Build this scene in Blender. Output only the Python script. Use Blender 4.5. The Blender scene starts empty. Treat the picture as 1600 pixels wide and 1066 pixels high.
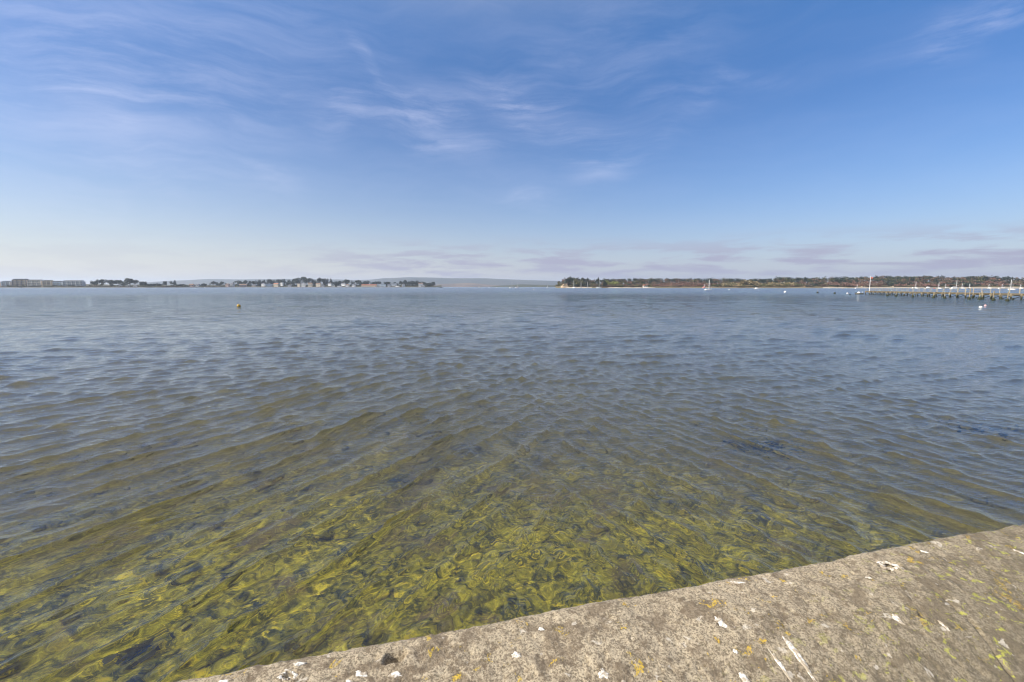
import bpy, bmesh, math, random
import numpy as np
from mathutils import Vector, Matrix, noise as mnoise
random.seed(7); rng = np.random.default_rng(11)
R = math.radians
sc = bpy.context.scene
col = sc.collection

# ------------------------------------------------------------------ camera
cam_d = bpy.data.cameras.new('camera'); cam = bpy.data.objects.new('camera', cam_d); col.objects.link(cam)
cam.location = (0, 0, 2.5)
cam.rotation_euler = (R(90 - 6.8), 0, 0)
cam_d.sensor_width = 36; cam_d.lens = 16.0
cam_d.clip_start = 0.05; cam_d.clip_end = 60000
sc.camera = cam

# ------------------------------------------------------------------ node helpers
class NT:
    def __init__(s, tree): s.t = tree; s.n = tree.nodes; s.l = tree.links
    def node(s, typ, **kw):
        n = s.n.new(typ)
        for k, v in kw.items(): setattr(n, k, v)
        return n
    def set(s, sock, v):
        if hasattr(v, 'is_output'): s.l.new(v, sock)
        elif v is not None:
            try: sock.default_value = v
            except Exception:
                sock.default_value = (*v, 1) if len(v) == 3 else v
    def math(s, op, a, b=None, c=None, clamp=False):
        n = s.node('ShaderNodeMath', operation=op, use_clamp=clamp)
        s.set(n.inputs[0], a)
        if b is not None: s.set(n.inputs[1], b)
        if c is not None: s.set(n.inputs[2], c)
        return n.outputs[0]
    def vmath(s, op, a, b=None):
        n = s.node('ShaderNodeVectorMath', operation=op)
        s.set(n.inputs[0], a)
        if b is not None: s.set(n.inputs[1], b)
        return n.outputs[0] if op not in ('DOT_PRODUCT', 'LENGTH') else n.outputs['Value']
    def sstep(s, x, lo, hi, a=0.0, b=1.0):
        n = s.node('ShaderNodeMapRange', interpolation_type='SMOOTHSTEP')
        s.set(n.inputs[0], x); n.inputs[1].default_value = lo; n.inputs[2].default_value = hi
        n.inputs[3].default_value = a; n.inputs[4].default_value = b
        return n.outputs[0]
    def mix(s, f, a, b, typ='RGBA', blend='MIX'):
        n = s.node('ShaderNodeMix', data_type=typ, blend_type=blend) if typ == 'RGBA' else s.node('ShaderNodeMix', data_type=typ)
        i = {'RGBA': (6, 7, 2), 'FLOAT': (2, 3, 0), 'VECTOR': (4, 5, 1)}[typ]
        s.set(n.inputs[0], f); s.set(n.inputs[i[0]], a); s.set(n.inputs[i[1]], b)
        return n.outputs[i[2]]
    def noise(s, vec, scale, detail=4, rough=.5, dist=0.0, out=0, lac=2.0):
        n = s.node('ShaderNodeTexNoise')
        s.set(n.inputs['Vector'], vec)
        for k, v in (('Scale', scale), ('Detail', detail), ('Roughness', rough), ('Distortion', dist), ('Lacunarity', lac)):
            n.inputs[k].default_value = v
        return n.outputs[out]
    def mapping(s, vec, loc=(0, 0, 0), rot=(0, 0, 0), scale=(1, 1, 1)):
        n = s.node('ShaderNodeMapping')
        s.set(n.inputs[0], vec); n.inputs[1].default_value = loc; n.inputs[2].default_value = rot; n.inputs[3].default_value = scale
        return n.outputs[0]

# ------------------------------------------------------------------ sky and sun
SUN_AZ, SUN_EL = R(-108), R(36)          # azimuth clockwise from the viewing direction
w = bpy.data.worlds.new('World'); sc.world = w; w.use_nodes = True
nt = NT(w.node_tree); nt.n.clear()
sky = nt.node('ShaderNodeTexSky', sky_type='NISHITA', sun_disc=False)
sky.sun_elevation = SUN_EL; sky.sun_rotation = SUN_AZ % (2 * math.pi)
sky.altitude = 0; sky.air_density = 1.0; sky.dust_density = 1.2; sky.ozone_density = 3.0
tc = nt.node('ShaderNodeTexCoord').outputs['Generated']
sep = nt.node('ShaderNodeSeparateXYZ'); nt.set(sep.inputs[0], tc)
dx, dy, dz = sep.outputs
hs = nt.node('ShaderNodeHueSaturation'); hs.inputs['Saturation'].default_value = 1.28; hs.inputs['Hue'].default_value = 0.503
nt.set(hs.inputs['Color'], sky.outputs[0])
skyc = hs.outputs[0]
lowf = nt.sstep(dz, .30, .55)
skyc = nt.mix(1.0, skyc, nt.mix(lowf, (.60, .68, .79, 1), (.88, .92, .97, 1)), blend='MULTIPLY')
# cirrus: azimuth / elevation chart of the sky
az = nt.math('ARCTAN2', dx, dy)
el = nt.math('ARCSINE', dz)
cmb = nt.node('ShaderNodeCombineXYZ'); nt.set(cmb.inputs[0], az); nt.set(cmb.inputs[1], el); cmb.inputs[2].default_value = 0
ae = cmb.outputs[0]
def wisp(az0, el0, la, lb, ang, s):
    """soft elongated patch, angles in degrees"""
    p = nt.vmath('SUBTRACT', warp, (R(az0), R(el0), 0))
    p = nt.mapping(p, rot=(0, 0, R(-ang)))
    p = nt.vmath('MULTIPLY', p, (1 / R(la), 1 / R(lb), 0))
    d = nt.vmath('LENGTH', p)
    return nt.math('MULTIPLY', nt.sstep(d, 1.0, 0.0), s)
wn = nt.noise(nt.mapping(ae, scale=(1, 1, 1)), 4.0, 2, .5, out=1)
wn = nt.vmath('SUBTRACT', wn, (.5, .5, .5))
wn = nt.vmath('MULTIPLY', wn, (.16, .10, 0))
warp = nt.vmath('ADD', ae, wn)
fib = nt.noise(nt.mapping(warp, rot=(0, 0, R(-6)), scale=(2.6, 15, 1)), 1.9, 11, .66, .15)
fib2 = nt.noise(nt.mapping(warp, rot=(0, 0, R(-52)), scale=(1.6, 9, 1)), 1.4, 9, .64, .2)
# (azimuth, elevation, half length, half width, tilt, strength)
W = [(-12.1, 17.6, 9.9, 2.77, -4, 0.77), (-11.3, 20.2, 10.5, 2.83, 2, 0.59), (-20.5, 18.6, 4.6, 2.79, 59, 0.51), (-1.5, 21.8, 7.1, 2.11, -4, 0.59), (2.3, 19.9, 7.6, 2.91, 2, 0.68), (-7.7, 15.5, 7.6, 2.32, -1, 0.42), (10.7, 13.8, 5.6, 2.94, -1, 0.94), (16.7, 15.1, 3.9, 2.07, 45, 0.24), (8.8, 16.4, 8.6, 2.28, -6, 0.51), (21.1, 19.3, 6.4, 2.74, 36, 0.19), (19.1, 21.1, 9.6, 2.68, 0, 0.21), (26.7, 21.5, 6.4, 1.3, -17, 0.42), (2.3, 10.5, 5.6, 1.67, -4, 0.68), (41.1, 20.5, 5.6, 3.5, 7, 0.77), (45.1, 21.2, 3.6, 2.24, -8, 0.68), (-17.4, 23.8, 4.4, 1.3, -62, 0.38), (-40.5, 15.7, 4.0, 3.53, -26, 0.51), (-26.1, 11.2, 3.4, 5.53, 60, 0.42), (-44.5, 7.3, 6.2, 2.45, 3, 0.42), (-37.4, 14.7, 17.5, 15.18, -29, 0.38), (-42.2, 20.1, 11.6, 16.62, -19, 0.38), (-26.6, 22.7, 20.0, 13.32, 22, 0.34), (11.9, 26.3, 25.1, 7.64, 10, 0.26), (0.0, 18.3, 34.4, 14.4, 2, 0.21)]
tot = None
for i, a in enumerate(W):
    m = wisp(*a)
    tot = m if tot is None else nt.math('ADD', tot, m)
f1 = nt.sstep(fib, .36, .78)
f2 = nt.sstep(fib2, .38, .75)
fw = nt.math('MAXIMUM', f1, nt.math('MULTIPLY', f2, .7))
cir = nt.math('MULTIPLY', tot, nt.math('ADD', nt.math('MULTIPLY', fw, .98), .02))
base = nt.math('MULTIPLY', nt.math('MULTIPLY', f2, nt.sstep(dz, .05, .2)), .10)
leftness = nt.sstep(dx, .45, -.75)
base = nt.math('ADD', base, nt.math('MULTIPLY', leftness, nt.math('ADD', nt.math('MULTIPLY', fib2, .10), .03)))
cir = nt.math('ADD', cir, base)
cir = nt.math('MULTIPLY', cir, .44, clamp=True)
over = nt.math('MULTIPLY', nt.sstep(dz, .44, .72), nt.math('ADD', .42, nt.math('MULTIPLY', f2, .3)))   # white cloud veil added mostly above the view, brightens ambient light and reflections
skyc = nt.mix(over, skyc, (7.8, 7.4, 7.1, 1))
skyc = nt.mix(cir, skyc, (4.6, 4.8, 6.2, 1))
veil = nt.math('POWER', 2.718, nt.math('MULTIPLY', nt.math('MAXIMUM', el, 0), -1 / R(6.5)))
skyc = nt.mix(nt.math('MULTIPLY', veil, .8), skyc, nt.mix(leftness, (3.5, 3.4, 4.05, 1), (5.3, 4.9, 4.6, 1)))
# low stratus streaks above the horizon
ln = nt.noise(nt.mapping(ae, loc=(.31, .2, 0), scale=(3.0, 22, 1)), 2.3, 7, .6, .3)
lowm = nt.math('MULTIPLY', nt.sstep(ln, .43, .60), nt.math('MULTIPLY', nt.sstep(el, R(.3), R(1.6)), nt.sstep(el, R(6.6), R(2.6))))
lowm = nt.math('MULTIPLY', lowm, nt.sstep(dx, -.55, -.15, .15, .95))
skyc = nt.mix(lowm, skyc, (2.3, 2.25, 3.1, 1))
bg = nt.node('ShaderNodeBackground'); nt.set(bg.inputs[0], skyc); bg.inputs[1].default_value = 0.113
wo = nt.node('ShaderNodeOutputWorld'); nt.l.new(bg.outputs[0], wo.inputs[0])

sd = Vector((math.sin(SUN_AZ) * math.cos(SUN_EL), math.cos(SUN_AZ) * math.cos(SUN_EL), math.sin(SUN_EL)))
sl = bpy.data.lights.new('sun', 'SUN'); sun = bpy.data.objects.new('sun', sl); col.objects.link(sun)
sl.energy = 4.4; sl.angle = R(.53); sl.color = (1, .92, .79)
sun.rotation_euler = sd.to_track_quat('Z', 'Y').to_euler(); sun.location = (0, 0, 300)

vs = sc.view_settings; vs.view_transform = 'Standard'; vs.look = 'None'; vs.exposure = 0.68; vs.gamma = 1; vs.use_curve_mapping = False
cy = sc.cycles
cy.max_bounces = 6; cy.diffuse_bounces = 2; cy.glossy_bounces = 3; cy.transmission_bounces = 4; cy.transparent_max_bounces = 8; cy.volume_bounces = 0
cy.use_denoising = True; cy.denoiser = 'OPENIMAGEDENOISE'; cy.sample_clamp_indirect = 20; cy.blur_glossy = .5
cy.volume_step_rate = 1; cy.use_adaptive_sampling = False; cy.filter_width = 1.15

# ------------------------------------------------------------------ object helpers
def link(o, parent=None):
    col.objects.link(o)
    if parent: o.parent = parent
    return o
def tag(o, label=None, cat=None, group=None, kind=None):
    for k, v in (('label', label), ('category', cat), ('group', group), ('kind', kind)):
        if v: o[k] = v
    return o
def empty(name, loc, rz=0):
    o = bpy.data.objects.new(name, None); o.location = loc; o.rotation_euler = (0, 0, rz); o.empty_display_size = .3
    return link(o)
def mesh_np(name, co, faces, mats, parent=None, smooth=True):
    me = bpy.data.meshes.new(name)
    co = np.ascontiguousarray(co, dtype=np.float32); faces = np.ascontiguousarray(faces, dtype=np.int32)
    k = faces.shape[1]
    me.vertices.add(len(co)); me.vertices.foreach_set('co', co.ravel())
    me.loops.add(faces.size); me.loops.foreach_set('vertex_index', faces.ravel())
    me.polygons.add(len(faces)); me.polygons.foreach_set('loop_start', np.arange(0, faces.size, k, dtype=np.int32))
    me.polygons.foreach_set('loop_total', np.full(len(faces), k, dtype=np.int32))
    me.update(calc_edges=True); me.validate()
    me.polygons.foreach_set('use_smooth', np.full(len(faces), smooth, dtype=bool))
    for m in (mats if isinstance(mats, (list, tuple)) else [mats]): me.materials.append(m)
    return link(bpy.data.objects.new(name, me), parent)
def grid_faces(nr, nc):
    i = np.arange(nr - 1)[:, None] * nc + np.arange(nc - 1)[None, :]
    return np.stack([i, i + 1, i + nc + 1, i + nc], -1).reshape(-1, 4)
def mat(name):
    m = bpy.data.materials.new(name); m.use_nodes = True
    n = NT(m.node_tree); b = n.n['Principled BSDF']
    return m, n, b
def vnoise(x, y, seed=0):
    """smooth value noise on numpy arrays"""
    xi = np.floor(x).astype(np.int64); yi = np.floor(y).astype(np.int64)
    fx = x - xi; fy = y - yi; fx = fx * fx * (3 - 2 * fx); fy = fy * fy * (3 - 2 * fy)
    def h(a, b):
        n = (a * 374761393 + b * 668265263 + seed * 974634777) & 0xffffffff
        n = ((n ^ (n >> 13)) * 1274126177) & 0xffffffff
        return ((n ^ (n >> 16)) & 0xffff) / 65535.0
    return (h(xi, yi) * (1 - fx) + h(xi + 1, yi) * fx) * (1 - fy) + (h(xi, yi + 1) * (1 - fx) + h(xi + 1, yi + 1) * fx) * fy
def fbm(x, y, o=4, seed=0, g=.5):
    s = 0; a = 1; t = 0
    for k in range(o):
        s = s + a * vnoise(x * 2 ** k, y * 2 ** k, seed + k); t += a; a *= g
    return s / t

# ------------------------------------------------------------------ water
def polar(r, a):
    rr, aa = np.meshgrid(r, a, indexing='ij')
    return rr * np.sin(aa), rr * np.cos(aa), rr
def radii(r0, r1, dmin, frac, far, ffrac):
    r = [r0]
    while r[-1] < r1:
        d = max(dmin, frac * r[-1]) if r[-1] < far else ffrac * r[-1]
        r.append(r[-1] + d)
    return np.array(r)
rad = radii(1.02, 14000, .012, .0056, 130, .022)
azs = np.concatenate([np.linspace(-178, -60, 40, endpoint=False), np.linspace(-60, 60, 1020, endpoint=False), np.linspace(60, 178, 40)])
azs = np.radians(azs)
X, Y, RR = polar(rad, azs)
dr = np.gradient(rad)[:, None]; da = RR * R(120 / 1020)
sp = np.maximum(dr * np.ones_like(RR), da)
Z = np.zeros_like(X); DX = np.zeros_like(X); DY = np.zeros_like(X)
left = 1 / (1 + np.exp((X + .05 * Y - .6) / 1.3)); right = 1 - left
gust = .75 + .5 * fbm(X / 9 + 31, Y / 14, 3, 5)
comps = []
def fam(n, l0, l1, kaz, spread, slope, wgt):
    for i in range(n):
        lam = l0 * (l1 / l0) ** ((i + rng.random()) / n)
        comps.append((lam, R(kaz + rng.normal() * spread), slope * (.6 + .8 * rng.random()) / math.sqrt(n), rng.random() * 6.283, wgt))
fam(20, .26, .75, -63, 5, .185, 'L')      # oblique train on the left
fam(18, .10, .24, -61, 12, .10, 'L')
fam(18, .20, .55, 62, 9, .13, 'R')      # train on the right
fam(18, .09, .2, 66, 16, .12, 'R')
fam(14, .9, 2.4, -12, 10, .026, 'D')      # longer chop further out
fam(24, .30, .85, -14, 12, .082, 'F')      # open water chop
fam(20, .14, .32, -8, 20, .085, 'F')
fam(22, .06, .18, 0, 55, .095, 'A')        # ripples
far_w = np.clip((RR - 4) / 14, 0, 1)
for lam, ka, slope, ph, wg in comps:
    k = 2 * math.pi / lam
    fade = np.clip((lam / sp - 2.6) / 2.5, 0, 1)
    rows = np.where(fade.max(axis=1) > 0)[0]
    if not len(rows): continue
    m = slice(0, rows[-1] + 1)
    wt = {'L': (.25 + .75 * left[m]) * (1 - .55 * far_w[m]), 'R': (.15 + .85 * right[m]) * (1 - .6 * far_w[m]),
          'F': .20 + .80 * far_w[m], 'A': .8 - .2 * (1 - far_w[m]), 'D': np.clip((RR[m] - 7) / 20, 0, 1)}[wg]
    A = 1.85 * slope / k * wt * fade[m] * gust[m]
    sx, sy = math.sin(ka), math.cos(ka)
    p = k * (X[m] * sx + Y[m] * sy) + ph + .9 * np.sin(X[m] * .55 / max(lam, .3) * .5 + ph * 3 + Y[m] * .23)
    s, c = np.sin(p), np.cos(p)
    Z[m] += A * c; DX[m] -= A * s * sx * 1.25; DY[m] -= A * s * sy * 1.25
sg = np.sqrt((Z ** 2).mean(axis=1, keepdims=True)) + 1e-6
be = .40 * np.clip(sg / .002, 0, 1); Z = sg / np.maximum(be, .01) * (np.exp(np.clip(be * Z / sg, -3, 2)) - 1) * .9     # peaked crests, flat troughs
co = np.stack([X + DX, Y + DY, Z], -1).reshape(-1, 3)

mw, n, b = mat('sea_water')
n.n.remove(b)
pos = n.node('ShaderNodeNewGeometry').outputs['Position']
def ridged(sock): return n.math('SUBTRACT', 1.0, n.math('ABSOLUTE', n.math('MULTIPLY_ADD', sock, 2.0, -1.0)))
r1 = ridged(n.noise(n.mapping(pos, rot=(0, 0, R(14)), scale=(.6, 1.3, 0)), 4.2, 3, .5, .5))
r2 = n.noise(n.mapping(pos, rot=(0, 0, R(-25)), scale=(.5, 1.3, 0)), 2.6, 4, .6, .3)
r3 = n.noise(n.mapping(pos, rot=(0, 0, R(8)), scale=(.35, 1.0, 0)), .7, 4, .6, .2)
dist = n.vmath('LENGTH', n.vmath('MULTIPLY', pos, (1, 1, 0)))
h1 = n.math('MULTIPLY', r1, n.sstep(dist, 2, 20, .012, .020))
h2 = n.math('MULTIPLY', r2, n.sstep(dist, 20, 60, 0.0, .11))
h3 = n.math('MULTIPLY', r3, n.sstep(dist, 50, 180, 0.0, .38))
r0 = n.noise(n.mapping(pos, rot=(0, 0, R(20)), scale=(.6, 1.3, 0)), 16, 4, .6, .6)
h0 = n.math('MULTIPLY', r0, n.sstep(dist, 2, 30, .005, .007))
hh = n.math('ADD', h0, n.math('ADD', n.math('ADD', h1, h2), h3))
bp = n.node('ShaderNodeBump'); bp.inputs['Strength'].default_value = 1; bp.inputs['Distance'].default_value = 1
n.set(bp.inputs['Height'], hh)
fr = n.node('ShaderNodeFresnel'); fr.inputs['IOR'].default_value = 1.55; n.set(fr.inputs['Normal'], bp.outputs[0])
gl = n.node('ShaderNodeBsdfGlossy'); gl.inputs['Roughness'].default_value = 0.02; gl.inputs['Color'].default_value = (1, 1, 1, 1)
n.set(gl.inputs['Roughness'], n.sstep(dist, 60, 300, .02, .26))
n.set(gl.inputs['Normal'], bp.outputs[0])
rf = n.node('ShaderNodeBsdfRefraction'); rf.inputs['IOR'].default_value = 1.333; rf.inputs['Roughness'].default_value = 0.0
m2 = n.node('ShaderNodeMixShader'); n.set(m2.inputs[0], n.math('MULTIPLY', fr.outputs[0], n.sstep(dist, 100, 600, 1.0, .90))); n.l.new(rf.outputs[0], m2.inputs[1]); n.l.new(gl.outputs[0], m2.inputs[2])
out = n.n['Material Output']
n.l.new(m2.outputs[0], out.inputs[0])
va = n.node('ShaderNodeVolumeAbsorption'); va.inputs['Color'].default_value = (.55, .66, .30, 1); va.inputs['Density'].default_value = .16
n.l.new(va.outputs[0], out.inputs[1])
water = tag(mesh_np('water', co, grid_faces(len(rad), len(azs)), mw), kind='structure')

# ------------------------------------------------------------------ seabed
rb = radii(1.0, 15000, .022, .011, 60, .05)
ab = np.radians(np.concatenate([np.linspace(-179, -62, 30, endpoint=False), np.linspace(-62, 62, 420, endpoint=False), np.linspace(62, 179, 30)]))
XB, YB, RB = polar(rb, ab)
def bed_depth(x, y):
    d = np.maximum(y * .97 - x * .245 - 1.1, 0)
    return -.50 - .028 * np.minimum(d, 12) - .018 * np.clip(d - 12, 0, 190)
ZB = bed_depth(XB, YB)
near = np.clip(1 - (RB - 10) / 25, 0, 1)
ZB += near * ((fbm(XB * 1.6, YB * 1.6, 3, 3) - .5) * .18 + (fbm(XB * 7, YB * 7, 3, 9) - .5) * .10)
mb, n, b = mat('weedy_seabed')
def ridged_(sock, n=n): return n.math('SUBTRACT', 1.0, n.math('ABSOLUTE', n.math('MULTIPLY_ADD', sock, 2.0, -1.0)))
pos = n.node('ShaderNodeNewGeometry').outputs['Position']
c1 = n.noise(pos, 1.1, 4, .55, .6); c2 = n.noise(pos, 6.5, 6, .70, .3); c3 = n.noise(pos, 26, 4, .66, .2)
base = n.mix(n.sstep(c2, .36, .62), (.065, .072, .009, 1), (.40, .35, .016, 1))
base = n.mix(n.sstep(c1, .52, .68), base, n.mix(c3, (.11, .08, .03, 1), (.36, .26, .09, 1)))
c4 = n.noise(n.mapping(pos, rot=(0, 0, R(28)), scale=(.8, 1.5, 1)), 9, 8, .76, .1)
base = n.mix(n.math('MULTIPLY', n.sstep(c4, .50, .64), n.sstep(c1, .60, .40, .35, 1)), base, (.95, .76, .035, 1))
base = n.mix(n.sstep(c4, .48, .34, 0, .75), base, (.030, .036, .008, 1))
base = n.mix(n.math('MULTIPLY', n.sstep(c3, .50, .68), n.sstep(c2, .4, .6)), base, (.62, .55, .04, 1))
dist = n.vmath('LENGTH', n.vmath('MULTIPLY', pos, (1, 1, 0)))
rim = n.vmath('LENGTH', n.vmath('MULTIPLY', n.vmath('SUBTRACT', pos, (-.5, 2.6, 0)), (.62, 1, 0)))
base = n.mix(n.math('MULTIPLY', n.sstep(n.math('ADD', rim, n.math('MULTIPLY', c1, 2.4)), 2.6, 6.5), .85), base, n.mix(c4, (.08, .075, .028, 1), (.29, .235, .09, 1)))
base = n.mix(n.sstep(dist, 6, 22), base, n.mix(n.sstep(dist, 22, 90), n.mix(c1, (.17, .155, .095, 1), (.27, .245, .16, 1)), (.09, .15, .17, 1)))  # far blue tint puts the scattered light of deep water into the bed colour
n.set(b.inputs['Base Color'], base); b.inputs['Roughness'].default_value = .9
bp = n.node('ShaderNodeBump'); bp.inputs['Distance'].default_value = .02; n.set(bp.inputs['Height'], n.math('ADD', c2, n.math('MULTIPLY', c3, .5))); n.set(b.inputs['Normal'], bp.outputs[0])
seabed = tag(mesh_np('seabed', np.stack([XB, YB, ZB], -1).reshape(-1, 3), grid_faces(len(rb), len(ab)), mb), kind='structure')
# ------------------------------------------------------------------ haze
def box_mesh(name, lo, hi, m):
    x0, y0, z0 = lo; x1, y1, z1 = hi
    co = [(x0,y0,z0),(x1,y0,z0),(x1,y1,z0),(x0,y1,z0),(x0,y0,z1),(x1,y0,z1),(x1,y1,z1),(x0,y1,z1)]
    fs = [(0,3,2,1),(4,5,6,7),(0,1,5,4),(1,2,6,5),(2,3,7,6),(3,0,4,7)]
    return mesh_np(name, np.array(co), np.array(fs), m, smooth=False)
mh, n, b = mat('haze_air'); n.n.remove(b)
pv = n.node('ShaderNodeVolumePrincipled'); pv.inputs['Color'].default_value = (.74, .85, 1, 1); pv.inputs['Density'].default_value = .80e-4; pv.inputs['Anisotropy'].default_value = .2
n.l.new(pv.outputs[0], n.n['Material Output'].inputs[1])
haze = tag(box_mesh('haze', (-15500, -15500, -8), (15500, 15500, 230), mh), kind='stuff')

# ------------------------------------------------------------------ places: photograph direction -> point in the world
F = 711.1; CP, SP = math.cos(R(6.8)), math.sin(R(6.8))
def far_x(u, Y): return Y * (u - 800) / 716.0
def far_z(v, Y): return 2.5 + (448.2 - v) * Y / 721.0
def dist_of(v): return 2.5 * 716 / (v - 448.2)
ORD = ['first', 'second', 'third', 'fourth', 'fifth', 'sixth', 'seventh', 'eighth', 'ninth', 'tenth', 'eleventh', 'twelfth', 'thirteenth',
       'fourteenth', 'fifteenth', 'sixteenth', 'seventeenth', 'eighteenth', 'nineteenth', 'twentieth', 'twenty-first', 'twenty-second',
       'twenty-third', 'twenty-fourth', 'twenty-fifth', 'twenty-sixth', 'twenty-seventh', 'twenty-eighth', 'twenty-ninth', 'thirtieth',
       'thirty-first', 'thirty-second', 'thirty-third', 'thirty-fourth', 'thirty-fifth', 'thirty-sixth', 'thirty-seventh', 'thirty-eighth', 'thirty-ninth', 'fortieth']

class MB:
    def __init__(s): s.v = []; s.f = []
    def poly(s, pts, fs):
        k = len(s.v); s.v += [tuple(p) for p in pts]; s.f += [tuple(i + k for i in f) for f in fs]; return s
    def box(s, x0, x1, y0, y1, z0, z1):
        return s.poly([(x0,y0,z0),(x1,y0,z0),(x1,y1,z0),(x0,y1,z0),(x0,y0,z1),(x1,y0,z1),(x1,y1,z1),(x0,y1,z1)],
                      [(0,3,2,1),(4,5,6,7),(0,1,5,4),(1,2,6,5),(2,3,7,6),(3,0,4,7)])
    def loft(s, rings, cap=True):
        n = len(rings[0]); pts = [p for r in rings for p in r]; fs = []
        for i in range(len(rings) - 1):
            for j in range(n):
                a = i * n + j; b = i * n + (j + 1) % n; fs.append((a, b, b + n, a + n))
        if cap: fs += [tuple(range(n - 1, -1, -1)), tuple((len(rings) - 1) * n + j for j in range(n))]
        return s.poly(pts, fs)
    def tube(s, p0, p1, r0, r1=None, n=8):
        r1 = r0 if r1 is None else r1
        p0, p1 = Vector(p0), Vector(p1); q = (p1 - p0).to_track_quat('Z', 'Y')
        rings = [[p + q @ Vector((r * math.cos(6.28318 * i / n), r * math.sin(6.28318 * i / n), 0)) for i in range(n)] for p, r in ((p0, r0), (p1, r1))]
        return s.loft(rings)
    def lathe(s, prof, n=16, c=(0, 0, 0)):
        rings = [[(c[0] + r * math.cos(6.28318 * i / n), c[1] + r * math.sin(6.28318 * i / n), c[2] + z) for i in range(n)] for r, z in prof]
        return s.loft(rings)
    def mesh(s, name, m):
        me = bpy.data.meshes.new(name); me.from_pydata(s.v, [], s.f); me.update()
        for x in (m if isinstance(m, (list, tuple)) else [m]): me.materials.append(x)
        return me
    def build(s, name, m, parent=None, smooth=False):
        me = s.mesh(name, m)
        if smooth: me.polygons.foreach_set('use_smooth', [True] * len(me.polygons))
        return link(bpy.data.objects.new(name, me), parent)
def copy_tree(o, parent=None):
    c = o.copy(); link(c, parent)
    for ch in [x for x in bpy.data.objects if x.parent == o]: copy_tree(ch, c)
    return c

_pm = {}
def paint(name, c, rough=.6, var=.25, scale=1.2, bump=0):
    if name in _pm: return _pm[name]
    m, n, b = mat(name)
    tc = n.node('ShaderNodeTexCoord').outputs['Object']
    z = n.noise(tc, scale, 5, .6)
    oi = n.node('ShaderNodeObjectInfo').outputs['Random']
    f = n.math('ADD', n.math('MULTIPLY', n.math('SUBTRACT', z, .5), var * 3), n.math('ADD', 1, n.math('MULTIPLY', n.math('SUBTRACT', oi, .5), var)))
    cc = n.vmath('MULTIPLY', (c[0], c[1], c[2]), n.node('ShaderNodeCombineXYZ').outputs[0])
    cx = n.n[-1] if False else None
    v = n.node('ShaderNodeVectorMath', operation='SCALE'); v.inputs[0].default_value = c; n.set(v.inputs['Scale'], f)
    n.set(b.inputs['Base Color'], v.outputs[0]); b.inputs['Roughness'].default_value = rough
    if bump:
        bp = n.node('ShaderNodeBump'); bp.inputs['Distance'].default_value = bump; n.set(bp.inputs['Height'], z); n.set(b.inputs['Normal'], bp.outputs[0])
    _pm[name] = m
    return m
M_white = paint('white_paint', (.80, .79, .76), .45, .06)
M_cream = paint('cream_render', (.70, .60, .45), .8, .1)
M_pink = paint('pink_brick', (.46, .33, .28), .85, .15)
M_grey = paint('grey_render', (.42, .43, .44), .8, .1)
M_blue = paint('pale_blue_render', (.55, .63, .70), .7, .1)
M_tan = paint('tan_brick', (.45, .33, .21), .85, .12)
M_glass = paint('window_glass', (.05, .07, .09), .12, .1)
M_slate = paint('slate_roof', (.11, .11, .13), .8, .15)
M_tile = paint('red_tile_roof', (.38, .15, .09), .85, .15)
M_brown = paint('brown_roof', (.22, .14, .10), .85, .15)
M_bark = paint('bark', (.12, .085, .06), .95, .2)
M_dark = paint('dark_hull', (.03, .035, .05), .4, .1)
M_navy = paint('navy_canvas', (.03, .05, .14), .8, .1)
M_red = paint('red_cloth', (.62, .06, .04), .75, .1)
M_salmon = paint('salmon_canvas', (.70, .27, .20), .8, .1)
M_alu = paint('mast_alloy', (.62, .62, .62), .4, .05)
M_sail = paint('tan_sailcloth', (.62, .50, .34), .85, .1)
M_wood = paint('weathered_wood', (.33, .28, .20), .85, .22, 2.5)
M_oldwood = paint('dark_weathered_wood', (.20, .17, .12), .85, .25, 2.5)
M_rope = paint('rope', (.25, .24, .2), .9, .1)
M_yellow = paint('yellow_buoy_paint', (.50, .30, .03), .4, .2, 2.5)
M_weed = paint('weed_growth', (.025, .03, .012), .9, .3, 6)
M_pinkb = paint('faded_pink_plastic', (.70, .42, .40), .5, .1)
M_rust = paint('rusty_steel', (.14, .06, .03), .8, .3, 3)

def leaf_mat(name, a, b_, hue=0):
    m, n, b = mat(name)
    g = n.node('ShaderNodeNewGeometry')
    v = n.noise(g.outputs['Position'], .22, 3, .6)
    c = n.mix(n.sstep(v, .35, .65), a, b_)
    c = n.mix(n.math('MULTIPLY', g.outputs['Random Per Island'], .6), c, (a[0] * .55, a[1] * .55, a[2] * .55, 1))
    n.set(b.inputs['Base Color'], c); b.inputs['Roughness'].default_value = .8
    return m
L_pine = leaf_mat('pine_foliage', (.014, .026, .020, 1), (.030, .046, .030, 1))
L_oak = leaf_mat('olive_foliage', (.075, .080, .034, 1), (.135, .125, .055, 1))
L_brown = leaf_mat('bare_brown_twigs', (.115, .080, .058, 1), (.19, .125, .085, 1))
L_red = leaf_mat('russet_twigs', (.15, .078, .060, 1), (.225, .125, .095, 1))
L_lime = leaf_mat('spring_foliage', (.17, .19, .045, 1), (.24, .25, .07, 1))
L_tan = leaf_mat('reed_tan', (.21, .165, .085, 1), (.30, .23, .12, 1))

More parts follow.
